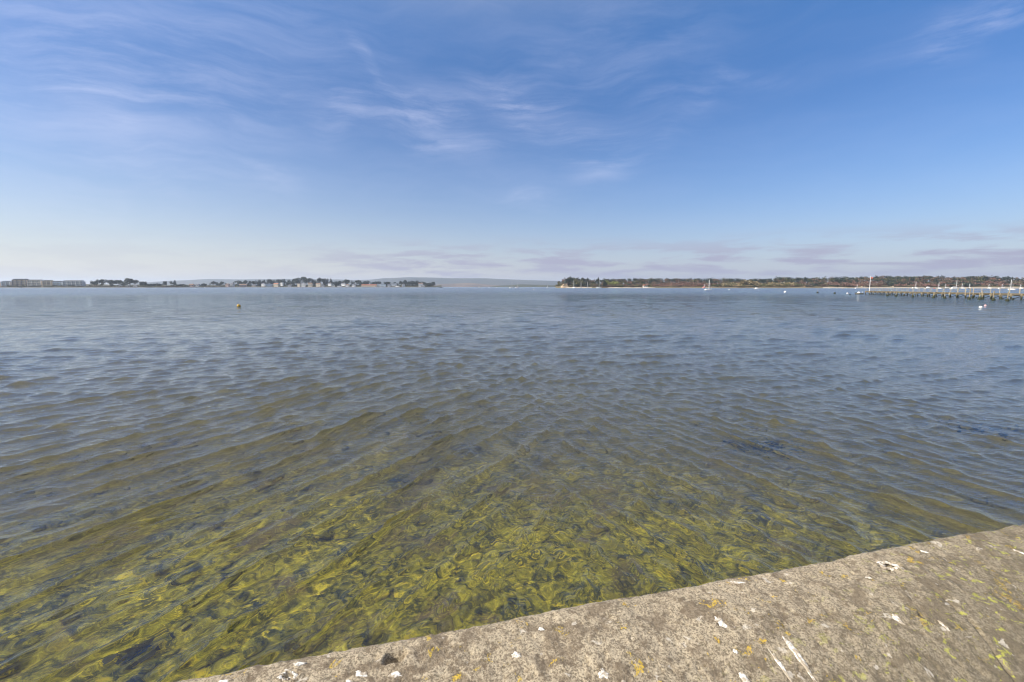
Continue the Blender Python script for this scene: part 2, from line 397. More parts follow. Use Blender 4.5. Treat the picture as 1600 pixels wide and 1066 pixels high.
# ------------------------------------------------------------------ land, hills
def ground_mat(name, a, b_, scale):
    m, n, b = mat(name)
    p = n.node('ShaderNodeNewGeometry').outputs['Position']
    n.set(b.inputs['Base Color'], n.mix(n.sstep(n.noise(p, scale, 6, .62), .38, .62), a, b_)); b.inputs['Roughness'].default_value = .95
    return m
G_heath = ground_mat('heath_ground', (.11, .075, .045, 1), (.16, .14, .06, 1), .05)
G_hill = ground_mat('hill_fields', (.030, .042, .050, 1), (.065, .070, .068, 1), .0035)  # blue-grey of the distance haze is put into these field colours
G_moor = ground_mat('moor_ground', (.09, .075, .07, 1), (.15, .12, .105, 1), .006)
G_wood = ground_mat('distant_wood', (.030, .040, .026, 1), (.06, .065, .035, 1), .012)
G_sand = ground_mat('beach_sand', (.46, .40, .31, 1), (.58, .52, .43, 1), .15)
G_bluff = ground_mat('sandy_bluff', (.36, .25, .15, 1), (.50, .39, .27, 1), .2)
G_shore = ground_mat('shore_stone', (.07, .065, .06, 1), (.13, .12, .10, 1), .2)

def ridge(name, prof, Y, depth, m, seed, rough=.04, nx=260, ny=26):
    """a hill range: prof = [(u, v)] crest line, base on the water at Y, crest at Y + depth/2"""
    us = np.array([p[0] for p in prof], float); vv = np.array([p[1] for p in prof], float)
    U = np.linspace(us[0], us[-1], nx); Yc = Y + depth / 2
    H = np.maximum(2.5 + (448.2 - np.interp(U, us, vv)) * Yc / 721.0, .1)
    Xc = Yc * (U - 800) / 716.0
    t = np.linspace(0, 1, ny)
    T, XX = np.meshgrid(t, Xc, indexing='ij'); HH = np.broadcast_to(H, T.shape)
    shp = np.sin(np.pi * T) ** .8
    YY = Y + depth * T + (fbm(XX / 300 + seed, T * 3, 3, seed) - .5) * depth * .1 * (1 - T)
    nz = fbm(XX / (depth * .16) + seed * 3.1, YY / (depth * .16), 4, seed + 3) - .5
    crestlock = 1 - np.exp(-((T - .5) / .12) ** 2)
    ZZ = HH * shp * (1 + rough * 8 * nz * crestlock) - .5
    return tag(mesh_np(name, np.stack([XX, YY, ZZ], -1).reshape(-1, 3), grid_faces(ny, nx), m), kind='structure')
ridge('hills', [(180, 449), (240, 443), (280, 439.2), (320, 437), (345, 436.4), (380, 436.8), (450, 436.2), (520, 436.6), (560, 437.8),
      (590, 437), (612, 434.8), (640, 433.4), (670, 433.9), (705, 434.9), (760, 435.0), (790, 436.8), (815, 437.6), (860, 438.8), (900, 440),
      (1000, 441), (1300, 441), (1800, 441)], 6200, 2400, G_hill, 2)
ridge('moorland', [(640, 450), (672, 445.5), (700, 443.5), (735, 442), (770, 445.5), (815, 447), (860, 449.5)], 3900, 700, G_moor, 5, nx=120)
ridge('wooded_shore', [(755, 450), (775, 446.6), (815, 444.4), (860, 445.4), (900, 446), (960, 450)], 3100, 400, G_wood, 8, nx=120)

def shelf(name, rows, m, nx=160, seed=1, amp=1.0):
    """terrain given by shoreline points (u, Y) and a back offset profile [(dist back, height)]"""
    pts, prof = rows
    us = [p[0] for p in pts]; ys = [p[1] for p in pts]
    U = np.linspace(us[0], us[-1], nx); YS = np.interp(U, us, ys)
    D = np.array([p[0] for p in prof]); Hh = np.array([p[1] for p in prof])
    D2 = np.concatenate([np.linspace(D[i], D[i + 1], 4, endpoint=False) for i in range(len(D) - 1)] + [[D[-1]]])
    H2 = np.interp(D2, D, Hh)
    DD, UU = np.meshgrid(D2, U, indexing='ij'); YY = DD + np.broadcast_to(YS, DD.shape) + (fbm(UU / 6, DD * 0, 3, seed) - .5) * 14
    XX = YY * (UU - 800) / 716.0
    ZZ = np.broadcast_to(H2[:, None], DD.shape) * (1 + amp * (fbm(XX / 60, YY / 60, 3, seed) - .5) * (np.broadcast_to(H2[:, None], DD.shape) > 1))
    return tag(mesh_np(name, np.stack([XX, YY, ZZ], -1).reshape(-1, 3), grid_faces(len(D2), nx), m), kind='structure')
PEN = [(-500, 1150), (0, 1180), (140, 1200), (230, 1250), (300, 1420), (350, 1600), (430, 1700), (600, 1720), (672, 1740), (690, 1900)]
shelf('peninsula_ground', (PEN, [(-6, -1.5), (0, 1.2), (12, 2.2), (60, 3), (150, 6), (320, 9), (520, -1)]), ground_mat('shore_scrub', (.035, .040, .022, 1), (.09, .08, .045, 1), .08), seed=4)
shelf('peninsula_shore', (PEN, [(-12, -1.5), (-8, .9), (-1, 1.6), (2, 1.2)]), G_shore, seed=4, amp=.3)
ISL = [(868, 1010), (876, 960), (900, 930), (1000, 900), (1100, 880), (1280, 840), (1450, 800), (1640, 780), (1900, 760)]
shelf('island_ground', (ISL, [(-4, -1.5), (0, .7), (10, 1.6), (40, 4.5), (90, 7), (200, 8), (420, 6), (520, -1)]), G_heath, seed=9, nx=240, amp=.5)
def strip(name, u0, u1, back, m, zh=1.1):
    U = np.linspace(u0, u1, 40); YS = np.interp(U, [p[0] for p in ISL], [p[1] for p in ISL])
    co = []
    for d, z in ((-16, -.8), (-11, .45), (-4, zh), (back, zh + .5)):
        for i, (u, y) in enumerate(zip(U, YS)):
            yy = y + d + 3 * math.sin(i * .7); co.append((yy * (u - 800) / 716, yy, z))
    return tag(mesh_np(name, np.array(co), grid_faces(4, 40), m), kind='structure')
strip('beach', 950, 1024, 4, G_sand, .7); strip('beach', 1286, 1900, 4, G_sand, .8)
strip('sand_spit', 878, 925, 2, G_sand, .9)
strip('foreshore', 1024, 1286, 3, ground_mat('muddy_foreshore', (.17, .14, .10, 1), (.26, .22, .15, 1), .3), .6)
# eroded bluff at the island's point
bl = []
for i in range(15):
    t = i / 14; x = far_x(876 + 15 * t, 945)
    for k in range(6):
        h = (2 + 7 * math.sin(math.pi * min(1, t * 1.1)) ** .7) * (k / 5)
        bl.append((x + random.uniform(-.6, .6), 938 + 1.2 * k + random.uniform(-.8, .8) + 6 * t, h))
tag(mesh_np('sand_bluff', np.array(bl), grid_faces(15, 6), G_bluff), kind='structure')

# ------------------------------------------------------------------ trees
def crown_np(w, h, n, flat=1.0, size=1.2, r=rng, lobes=5, base=0.0):
    """leaf clumps spread through a lobed crown; returns vertices (n*4,3)"""
    lc = np.stack([r.normal(0, .30, lobes) * w, r.normal(0, .30, lobes) * w, base + h * (.35 + .5 * r.random(lobes))], -1)
    lr = np.stack([w * (.22 + .16 * r.random(lobes)), w * (.22 + .16 * r.random(lobes)), h * (.22 + .16 * r.random(lobes)) * flat], -1)
    k = r.integers(0, lobes, n)
    d = r.normal(size=(n, 3)); d /= np.linalg.norm(d, axis=1)[:, None]
    p = lc[k] + d * lr[k] * (r.random((n, 1)) ** .4)
    a = r.normal(size=(n, 3)); a /= np.linalg.norm(a, axis=1)[:, None]
    b = np.cross(a, r.normal(size=(n, 3))); b /= np.linalg.norm(b, axis=1)[:, None]
    s = size * (.5 + r.random((n, 1))) * .5
    c = np.cross(a, b)
    v = np.stack([p + a * s + c * s * .3, p + b * s, p - a * s + c * s * .25, p - b * s - c * s * .2], 1)
    return v.reshape(-1, 3)
def quads(n): return np.arange(n * 4).reshape(-1, 4)
def tree_proto(kind):
    if kind == 'umbrella': w, h, tr, n, fl, base = 12, 8.0, 8, 640, 1.0, 5.0
    elif kind == 'round': w, h, tr, n, fl, base = 10, 11, 5, 620, 1, 2.5
    elif kind == 'conical': w, h, tr, n, fl, base = 6, 13, 9, 460, 1, 2.0
    else: w, h, tr, n, fl, base = 7, 4, 1.5, 260, 1, .3
    v = crown_np(w, h, n, fl, 1.15, rng, 4 if kind == 'conical' else 7, base)
    if kind == 'umbrella':
        v[:, 2] -= (np.hypot(v[:, 0], v[:, 1]) / (w * .5)) ** 2 * 1.6
    if kind == 'conical':
        v[:, :2] *= np.clip(1.25 - (v[:, 2:3] - base) / h, .12, 1)
    cm = mesh_np('crown', v, quads(n), L_pine, smooth=False)
    tb = MB(); lean = random.uniform(-.5, .5)
    tb.tube((0, 0, -1.5), (lean, 0, tr), .42, .25, 7)
    for k in range(4):
        a = k * 1.57 + random.random(); tb.tube((lean * .8, 0, tr * .8), (lean + math.cos(a) * w * .28, math.sin(a) * w * .28, base + h * .5), .2, .08, 5)
    tm = tb.build('trunk', M_bark)
    H = base + h * .92
    return cm, tm, H, w
protos = {}
for kd in ('umbrella', 'round', 'conical', 'bush'): protos[kd] = [tree_proto(kd) for _ in range(3)]
used_first = {}
def tree(kind, x, y, z0, H, W, leaf, label, group, name='pine_tree'):
    i = random.randrange(3); cm, tm, h0, w0 = protos[kind][i]
    t = empty(name, (x, y, z0), random.random() * 6.28)
    t.scale = (W / w0, W / w0, H / h0)
    key = (kind, i, leaf.name)
    if key not in used_first:
        me = cm.data.copy(); me.materials.clear(); me.materials.append(leaf); used_first[key] = me
    c = link(bpy.data.objects.new('crown', used_first[key]), t)
    k = link(bpy.data.objects.new('trunk', tm.data), t)
    return tag(t, label, 'tree' if kind != 'bush' else 'bush', group)

TL = [(148, 439.8, 9, 'r'), (160, 437, 14, 'u'), (175, 437.8, 15, 'u'), (188, 438.2, 15, 'u'), (204, 435.6, 19, 'u'), (211, 438, 10, 'u'), (223, 441, 11, 'r'), (228, 442.5, 8, 'b'),
      (236, 443.5, 8, 'b'), (247, 444.5, 9, 'b'), (258, 440.6, 6, 'r'), (272, 439.6, 7, 'r'), (284, 445.2, 10, 'b'), (300, 445.2, 12, 'b'), (318, 444.3, 10, 'b'),
      (333, 440.6, 9, 'u'), (342, 442, 7, 'r'), (349, 441, 8, 'u'), (372, 439.6, 11, 'u'), (387, 439.2, 12, 'u'), (396, 439.6, 10, 'u'), (404, 439, 11, 'r'),
      (413, 440, 9, 'r'), (421, 437.8, 14, 'u'), (434, 438, 14, 'u'), (445, 436.6, 10, 'c'), (455, 439, 12, 'r'), (465, 436.4, 13, 'u'), (473, 434.2, 16, 'u'), (483, 435.2, 15, 'u'),
      (490, 438.5, 10, 'r'), (499, 435.8, 12, 'u'), (508, 437, 11, 'r'), (517, 437.5, 9, 'c'), (527, 440, 12, 'r'), (536, 440, 10, 'u'), (544, 438, 13, 'u'), (558, 439, 13, 'u'), (568, 441, 9, 'r'),
      (575, 440, 10, 'u'), (584, 441.6, 9, 'r'), (592, 440.8, 11, 'r'), (606, 441.4, 12, 'r'), (618, 441.8, 10, 'r'), (630, 439.8, 13, 'r'), (640, 439.2, 15, 'r'), (650, 440, 12, 'r'),
      (660, 441, 12, 'u'), (669, 442, 11, 'r'), (676, 441.6, 10, 'r')]
KD = {'u': 'umbrella', 'r': 'round', 'c': 'conical', 'b': 'bush'}
WORDS = {'u': 'flat-topped dark pine', 'r': 'rounded dark tree', 'c': 'pointed dark conifer', 'b': 'low dark shrub clump'}
cnt = {}
shore_u = [p[0] for p in PEN]; shore_y = [p[1] for p in PEN]
for u, v, wpx, k in TL:
    Y = float(np.interp(u, shore_u, shore_y)) + random.uniform(70, 110); s = Y / 716
    z0 = 2.5 if k != 'b' else 2.0
    top = far_z(v, Y); reg = 0 if u < 232 else 1 if u < 360 else 2 if u < 530 else 3
    key = (k, reg); cnt[key] = cnt.get(key, 0) + 1
    where = ['right of the apartment blocks', 'on the low spit', 'on the wooded rise', 'towards the point'][reg]
    tree(KD[k], far_x(u, Y), Y, z0, (top - z0) * 1.12, wpx * s * .86, L_pine, f'{WORDS[k]} {where}, {ORD[cnt[key]-1]} such from the left',
         'trees along the left shore', 'pine_tree' if k in 'uc' else ('shrub' if k == 'b' else 'shore_tree'))
# background foliage mass behind the houses (nobody could count it)
def mass(name, spots, leafs, label, cat):
    V = []; MI = []; tot = 0
    for (x, y, z, w, h, n, mi, size) in spots:
        v = crown_np(w, h, n, 1, size, rng, 5); v += (x, y, z); V.append(v); MI.append(np.full(n, mi)); tot += n
    o = mesh_np(name, np.concatenate(V), quads(tot), leafs, smooth=False)
    o.data.polygons.foreach_set('material_index', np.concatenate(MI).astype(np.int32))
    return tag(o, label, cat, None, 'stuff')
sp = []
for i in range(260):
    u = random.uniform(355, 680); Y = float(np.interp(u, shore_u, shore_y)) + random.uniform(60, 160)
    sp.append((far_x(u, Y), Y, 1.5, random.uniform(10, 20), random.uniform(7, 12) * min(1, (682 - u) / 20 + .4), 70, random.choice([0, 0, 1]), 2.2))
for i in range(200):
    u = random.uniform(-60, 360); Y = float(np.interp(u, shore_u, shore_y)) + random.uniform(12, 60)
    sp.append((far_x(u, Y), Y, .8, random.uniform(8, 16), random.uniform(3.0, 6.5), 60, random.choice([0, 0, 1, 1, 2]), 1.8))
mass('shore_undergrowth', sp, [L_pine, L_oak, L_brown], 'dark undergrowth and garden trees filling the left shore between houses', 'undergrowth')

# island wood: crest height by direction, kinds by position
crest = [(872, 446), (876, 441), (884, 436.8), (890, 436), (905, 437), (925, 438), (950, 438), (1000, 438), (1040, 437.6), (1100, 437.8), (1160, 438.6), (1180, 438.6),
         (1200, 438), (1222, 436), (1245, 437), (1290, 436.8), (1310, 435.6), (1340, 435.8), (1380, 434.2), (1440, 434.8), (1462, 434.2), (1490, 436), (1540, 434.8), (1575, 435.8), (1600, 438.6), (1700, 441), (1900, 443)]
cu = [c[0] for c in crest]; cv = [c[1] for c in crest]; iu = [p[0] for p in ISL]; iy = [p[1] for p in ISL]
sp = []
r = random.Random(5)
for i in range(1500):
    u = r.uniform(874, 1760); dback = r.choice([10, 25, 45, 70, 100, 140, 185]) + r.uniform(-6, 6)
    Y = float(np.interp(u, iu, iy)) + dback
    H = float(far_z(np.interp(u, cu, cv), Y)) * (.30 + .70 * min(1, dback / 120)) * r.uniform(.86, 1.03)
    if u < 884: H = min(H, far_z(np.interp(u, cu, cv), Y))
    pr = float(fbm(np.array([u / 38.]), np.array([dback / 60.]), 2, 77)[0])
    if dback > 125: mi = r.choices([0, 1, 2], [7, 1, 1])[0]
    elif dback > 60: mi = r.choices([0, 1, 2, 3], [3, 3, 3, 1 if u < 1290 else 2])[0] if pr > .45 else r.choices([0, 2], [3, 1])[0]
    else:
        if 1125 < u < 1240: mi = r.choices([4, 1, 2, 0], [5, 3, 1, 1])[0]
        elif 1020 < u < 1110: mi = r.choices([3, 2, 4], [5, 3, 1])[0]
        elif 1290 < u < 1345: mi = r.choices([3, 2, 0], [5, 3, 1])[0]
        elif u > 1345: mi = r.choices([0, 3, 2, 1], [5, 2, 2, 1])[0] if pr > .4 else r.choices([3, 2], [2, 2])[0]
        elif u < 950: mi = r.choices([0, 1, 2], [4, 4, 3])[0]
        else: mi = r.choices([1, 2, 3, 0], [3, 3, 2, 2])[0]
    hcr = min(H * .75, r.uniform(7, 12))
    sp.append((far_x(u, Y), Y, max(.5, H * 1.10 - hcr * .76), r.uniform(9, 15), hcr, 75, mi, 1.7))
mass('island_woodland', sp, [L_pine, L_oak, L_brown, L_red, L_tan], 'mixed green and russet woodland covering the low island on the right', 'woodland')
IT = [(887, 435.2, 14, 'u', L_pine, 'dark broad pine crowning the sandy point of the island'), (902, 436.2, 12, 'r', L_oak, 'olive green round tree beside the pine at the island point'),
      (917.5, 435.2, 5, 'c', L_pine, 'slim dark conifer above the moored yachts on the left of the island'), (934.5, 435.0, 6, 'c', L_pine, 'tallest dark conifer standing behind the third yacht by the island'),
      (944, 437.2, 6, 'c', L_pine, 'short dark conifer left of the bright yellow-green tree'), (955, 438.4, 17, 'r', L_lime, 'bright yellow-green spring tree near the left end of the island'),
      (983, 439.2, 12, 'r', L_brown, 'bare brown tree above the white beach strip'), (1000, 437.2, 14, 'r', L_pine, 'dark rounded tree above the red-roofed boathouse'),
      (1170, 437.6, 22, 'r', L_tan, 'pale buff broad tree in the middle of the island skyline'), (1222, 434.8, 10, 'u', L_pine, 'left one of two dark skyline pines above the white buoy'),
      (1233, 434.8, 11, 'u', L_pine, 'right one of two dark skyline pines above the white buoy'), (1261, 435.0, 9, 'u', L_pine, 'dark pine on the skyline above the thin withy marker'),
      (1306, 434.4, 8, 'u', L_pine, 'small dark pine on the skyline left of the flagpole'), (1330, 434.8, 10, 'u', L_pine, 'dark pine on the skyline just left of the flagpole'),
      (1463, 433.4, 13, 'u', L_pine, 'dark pine on the highest skyline above the jetty'), (1541, 434.2, 12, 'u', L_pine, 'dark pine on the skyline above the two small buoys')]
for u, v, wpx, k, lf, lb in IT:
    near_ = lf in (L_lime, L_tan); Y = float(np.interp(u, iu, iy)) + (24 if near_ else 12 if k == 'c' or u < 950 else 150); s = Y / 716
    z0 = 2.0 if Y < float(np.interp(u, iu, iy)) + 100 else 6
    tree(KD[k], far_x(u, Y), Y, z0, far_z(v, Y) - z0, wpx * s, lf, lb, 'single trees standing out of the island wood', 'pine_tree' if k in 'uc' else 'island_tree')

for kd in protos:
    for cm, tm, a, b_ in protos[kd]:
        bpy.data.objects.remove(cm); bpy.data.objects.remove(tm)

# ------------------------------------------------------------------ houses
win_me = {}
def window(parent, x, y, z, w_, h_, side=False):
    key = (round(w_, 1), round(h_, 1))
    if key not in win_me: win_me[key] = (MB().box(-w_/2, w_/2, -.06, .1, 0, h_)).mesh('window', M_glass)
    o = link(bpy.data.objects.new('window', win_me[key]), parent); o.location = (x, y, z)
    if side: o.rotation_euler = (0, 0, math.pi / 2)
    return o
def house(x, y, z, W_, D_, H_, wall, roof, style, label, group, name='house', rz=0.0, storeys=2):
    t = empty(name, (x, y, z), rz)
    MB().box(-W_/2, W_/2, -D_/2, D_/2, -2.5, H_).build('wall', wall, t)
    e = .4
    if style == 'flat':
        MB().box(-W_/2 - .3, W_/2 + .3, -D_/2 - .5, D_/2 + .3, H_ + .01, H_ + .45).build('roof', roof, t)
    else:
        rh = min(D_, W_) * .33; ix = W_/2 - (D_/2 if style == 'hip' else 0) * .9
        ix = max(ix, .3) if style == 'hip' else W_/2 + e
        MB().poly([(-W_/2-e, -D_/2-e, H_), (W_/2+e, -D_/2-e, H_), (W_/2+e, D_/2+e, H_), (-W_/2-e, D_/2+e, H_), (-ix, 0, H_+rh), (ix, 0, H_+rh)],
                  [(0,3,2,1), (0,1,5,4), (1,2,5), (2,3,4,5), (3,0,4)]).build('roof', roof, t)
        ch = MB().box(W_*.2, W_*.2 + .9, -.4, .5, H_ + rh*.5, H_ + rh + 1).build('chimney', M_pink, t)
    nx_ = max(1, int(W_ / 3.6)); sh = H_ / storeys
    for s_ in range(storeys):
        for i in range(nx_):
            window(t, -W_/2 + (i + .5) * W_ / nx_, -D_/2, s_ * sh + sh * .28, min(2.4, W_ / nx_ * .62), sh * .5)
    return tag(t, label, 'house', group)
HS = [ # u, bottom v, w px, h px, wall, roof, style, label
 (187, 448.0, 7, 2.2, M_white, M_slate, 'flat', 'long low white pavilion under the second and third shore pines'), (200, 448.0, 5, 2.0, M_white, M_grey, 'flat', 'short white pavilion under the largest shore pine'),
 (212, 448.2, 4, 1.6, M_white, M_slate, 'gable', 'tiny white boat shed right of the largest shore pine'), (300, 447.6, 6, 2.8, M_pink, M_brown, 'gable', 'pinkish house alone on the middle of the low spit'),
 (309, 447.4, 5, 2.6, M_grey, M_slate, 'gable', 'grey house to the right of the lone pinkish spit house'), (356, 447.6, 5, 3.6, M_pink, M_brown, 'hip', 'pink brick house left of the first wooded rise pine'),
 (363, 447.4, 6, 4.0, M_grey, M_slate, 'hip', 'grey gabled house under the left edge of the wooded rise'), (380, 448.2, 10, 3.4, M_pink, M_brown, 'gable', 'long pale pink house low by the water'),
 (397, 448.5, 5, 2.8, M_cream, M_slate, 'gable', 'small cream house low by the water under two pines'), (412, 446.6, 5, 3.5, M_white, M_slate, 'hip', 'small white house half hidden in trees left of the cream villa'),
 (421, 448.2, 8, 5.0, M_blue, M_slate, 'flat', 'tall pale blue-grey house on the shore under a flat-topped pine'), (432, 447.5, 7, 4.2, M_cream, M_tile, 'gable', 'cream villa with reddish gable between two pines'),
 (441, 445.8, 3.5, 5.0, M_white, M_slate, 'flat', 'narrow bright white tower-like house among dark trees'), (453, 448.6, 5, 2.6, M_grey, M_slate, 'gable', 'low grey house in the shade of the tree mass'),
 (467.5, 449, 4, 6.2, M_cream, M_tile, 'flat', 'tall narrow cream house at left foot of the highest tree clump'), (474.5, 447.8, 5.5, 6.0, M_white, M_slate, 'flat', 'bright white cube house at foot of the highest tree clump'),
 (485, 447.6, 6, 5.0, M_cream, M_brown, 'gable', 'buff gabled house right of the bright white cube house'), (498, 447.8, 7, 4.6, M_cream, M_brown, 'gable', 'broad cream house with tan gable in a gap between trees'),
 (505, 449, 4, 3.0, M_grey, M_slate, 'gable', 'small grey house right of the broad cream one'), (516, 446.2, 5, 3.5, M_white, M_slate, 'hip', 'white house up the slope behind shore gardens'),
 (521, 448.6, 4, 2.6, M_white, M_grey, 'flat', 'little white flat-roofed house below the white slope house'), (530.5, 449.1, 6, 3.0, M_white, M_slate, 'flat', 'wide white flat-roofed house right at the water'),
 (537, 446.2, 6, 3.4, M_white, M_slate, 'gable', 'white gabled house higher up above the wide waterside one'), (543, 448.7, 5, 3.4, M_white, M_brown, 'gable', 'white gabled house with brown roof by the water'),
 (553, 448.6, 5, 3.0, M_white, M_slate, 'hip', 'small white hipped house left of the long red-roofed building'),
 (577, 448.8, 23, 3.3, M_cream, M_tile, 'gable', 'long low building with red tiled roof on the waterfront'),
 (592, 448.2, 6, 5.0, M_white, M_slate, 'flat', 'white square house adjoining right end of the red roof'), (599, 448.8, 7, 5.4, M_blue, M_slate, 'flat', 'pale blue glassy house second from the red roof'),
 (608, 448.8, 4.5, 3.6, M_white, M_slate, 'gable', 'small white gabled house between two larger pale houses'), (616, 446.4, 8, 4.2, M_white, M_slate, 'flat', 'wide white terrace house raised above the shore'),
 (621, 449.0, 5.5, 2.8, M_white, M_slate, 'flat', 'low white boathouse below the raised terrace house'), (630.5, 448.4, 4.5, 4.4, M_white, M_slate, 'hip', 'white house at left foot of the round green trees'),
 (657.5, 447.2, 7, 4.4, M_white, M_brown, 'gable', 'white house with brown roof near the wooded point'), (661, 449, 5, 2.4, M_grey, M_slate, 'gable', 'grey cottage below the brown-roofed house near the point')]
for u, v, wp, hp, wl, rf_, st, lb in HS:
    Y = float(np.interp(u, shore_u, shore_y)) + (14 + (449.2 - v) * 12); s = Y / 716
    z = far_z(v, Y); H_ = hp * s * .86
    house(far_x(u, Y), Y, z, wp * s, min(9, wp * s * .8), H_, wl, rf_, st, lb, 'houses along the left shore', rz=random.uniform(-.2, .35), storeys=max(1, round(H_ / 3.4)))
house(far_x(1008, 905), 905, 1.6, 8.5, 6, 3.2, M_white, M_tile, 'gable', 'white boathouse with red roof at the end of the white beach', None, 'boathouse', 0.1, 1)['category'] = 'boathouse'
house(far_x(1350, 842), 842, 2.6, 8, 5, 2.6, M_cream, M_brown, 'gable', 'low cream beach cottage behind the beach near the flagpole', None, 'cottage', -.2, 1)
house(far_x(1396, 838), 838, 2.6, 8, 5, 3.2, M_cream, M_tile, 'gable', 'cream cottage with red gable behind the jetty', None, 'cottage', .3, 1)
house(far_x(1261, 862), 862, 1.2, 10, 5, 2.4, M_tan, M_brown, 'gable', 'tan hut at the foot of the woods right of the buff trees', None, 'hut', .2, 1)

def apartments(u0, u1, vt, wall, accent, label, bays, fl):
    Y = 1215.; s = Y / 716; x0, x1 = far_x(u0, Y), far_x(u1, Y); W_ = x1 - x0; z = 2.0; H_ = far_z(vt, Y) - z; D_ = 11
    W_ -= 4.6; t = empty('apartment_block', ((x0 + x1) / 2, Y + 8, z), .12)
    MB().box(-W_/2, W_/2, -D_/2, D_/2, -2.5, H_ - 2.8).build('wall', wall, t)
    MB().box(-W_/2 + 3.5, W_/2 - 2.5, -D_/2 + 1.6, D_/2 - 1, H_ - 2.79, H_ - .3).build('penthouse', accent, t)
    MB().box(-W_/2 + 2.6, W_/2 - 1.6, -D_/2 + .6, D_/2, H_ - .29, H_).build('roof', M_slate, t)
    sh = (H_ - 2.8) / fl
    bw = W_ / bays
    slab = None
    for f in range(fl + 1):
        for i in range(bays):
            if f < fl or True:
                yy = -D_/2 if f < fl else -D_/2 + 1.6
                window(t, -W_/2 + (i + .5) * bw, yy, f * sh + .5 + (0 if f < fl else .1), bw * .52, min(sh, 2.8) * .66)
        if 0 < f <= fl:
            me = slab or MB().box(-W_/2 + .3, W_/2 - .3, -1.5, -.01, 0, .22).mesh('balcony', M_white)
            slab = me; o = link(bpy.data.objects.new('balcony', me), t); o.location = (0, -D_/2, f * sh)
            MB().box(-W_/2 + .3, W_/2 - .3, -D_/2 - 1.5, -D_/2 - 1.44, f * sh + .23, f * sh + 1.15).build('balustrade', M_glass, o).location = (0, D_/2, -f * sh)
    for i in range(0, bays + 1, 2):
        MB().box(-W_/2 + i * bw - .25, -W_/2 + i * bw + .25, -D_/2 - 1.62, -D_/2 - .02, 0, H_ - 2.8).build('fin_wall', accent, t)
    return tag(t, label, 'apartment block', 'apartment blocks on the far left shore')
apartments(-34, -3, 440, M_cream, M_white, 'cream apartment block cut off by the left edge of the view', 6, 3)
apartments(1, 15, 439.0, M_grey, M_blue, 'low grey-blue apartment block leftmost in view', 4, 3)
apartments(18.5, 40.5, 435.8, M_tan, M_slate, 'tallest apartment block, tan with dark flat roof', 6, 4)
apartments(42, 63.5, 437.0, M_cream, M_white, 'cream and glass apartment block right of the tallest one', 6, 4)
apartments(65, 79.5, 437.8, M_tan, M_cream, 'orange-tan apartment block in the middle of the row', 4, 4)
apartments(81, 95.5, 439, M_blue, M_grey, 'narrower blue-grey apartment block stepping down the row', 4, 3)
apartments(97.5, 127.5, 438.2, M_grey, M_white, 'wide glassy apartment block with white edges, right end of the row', 9, 3)

# ------------------------------------------------------------------ boats
def hull_rings(L, B, T, fb):
    rings = []
    N = 11
    for i in range(N):
        t = i / (N - 1); x = -L/2 + L * t
        bw = B/2 * (math.sin(math.pi * min(1, .18 + .82 * (1 - t) ** .0001 * 1)) if False else 1) * max(.02, (1 - max(0, (t - .42) / .58) ** 2.2)) * (.78 + .22 * min(1, t / .35))
        sheer = fb * (1 + .28 * t * t)
        rings.append([(x, -bw, sheer), (x, -bw * .93, fb * .25), (x, -bw * .55, -T * .5), (x, 0, -T * (1 - t * .6)), (x, bw * .55, -T * .5), (x, bw * .93, fb * .25), (x, bw, sheer)])
    return rings
def yacht(x, y, L, mast, rz, hullm, label, group=None, boomc=M_navy, sail=None, stripe=None):
    t = empty('sailing_yacht', (x, y, 0), rz)
    B, fb = L * .31, L * .105
    MB().loft(hull_rings(L, B, .45, fb)).build('hull', hullm, t)
    MB().loft([[(-L*.38, -B*.28, fb*.95), (-L*.38, B*.28, fb*.95), (-L*.36, B*.24, fb*1.55), (-L*.36, -B*.24, fb*1.55)],
               [(L*.12, -B*.26, fb), (L*.12, B*.26, fb), (L*.08, B*.2, fb*1.6), (L*.08, -B*.2, fb*1.6)],
               [(L*.28, -B*.12, fb*1.1), (L*.28, B*.12, fb*1.1), (L*.24, B*.08, fb*1.25), (L*.24, -B*.08, fb*1.25)]]).build('cabin', M_white, t)
    mt = MB().tube((L*.08, 0, fb*1.3), (L*.08, 0, mast), .15, .10, 8).build('mast', M_alu, t)
    MB().tube((L*.08, -B*.28, mast*.6), (L*.08, B*.28, mast*.6), .04, .04, 5).build('spreader', M_alu, mt)
    MB().tube((L*.07, 0, fb*1.3 + .9), (-L*.34, 0, fb*1.3 + 1.0), .06, .05, 6).build('boom', M_alu, t)
    MB().tube((L*.05, 0, fb*1.3 + 1.08), (-L*.32, 0, fb*1.3 + 1.14), .17, .10, 7).build('furled_sail', boomc, t)
    MB().tube((L*.49, 0, fb*1.25), (L*.085, 0, mast*.94), .035, .03, 5).build('forestay', M_sail if sail else M_alu, t)
    MB().tube((-L*.48, 0, fb), (L*.075, 0, mast*.99), .018, .018, 4).build('backstay', M_alu, t)
    for s_ in (-1, 1):
        MB().tube((L*.05, s_*B*.46, fb), (L*.08, s_*B*.05, mast*.93), .018, .018, 4).build('shroud', M_alu, t)
    if sail:
        MB().poly([(L*.06, 0, fb*1.3+1.1), (-L*.34, .05, fb*1.3+1.25), (L*.06, 0, mast*.9), (L*.06, .05, fb*1.3+1.1), (-L*.34, .1, fb*1.3+1.25), (L*.06, .05, mast*.9)],
                  [(0,1,2), (5,4,3), (0,3,4,1), (1,4,5,2), (2,5,3,0)]).build('sail', sail, t)
    return tag(t, label, 'yacht', group)
YG = 'yachts moored on the water'
def yv(u, Y, vtop, L, rz, h, label, **k): return yacht(far_x(u, Y), Y, L, far_z(vtop, Y), rz, h, label, YG, **k)
yv(799.4, 950, 440.0, 9.5, .5, M_white, 'white yacht with tall mast in the open channel, left of the pair')
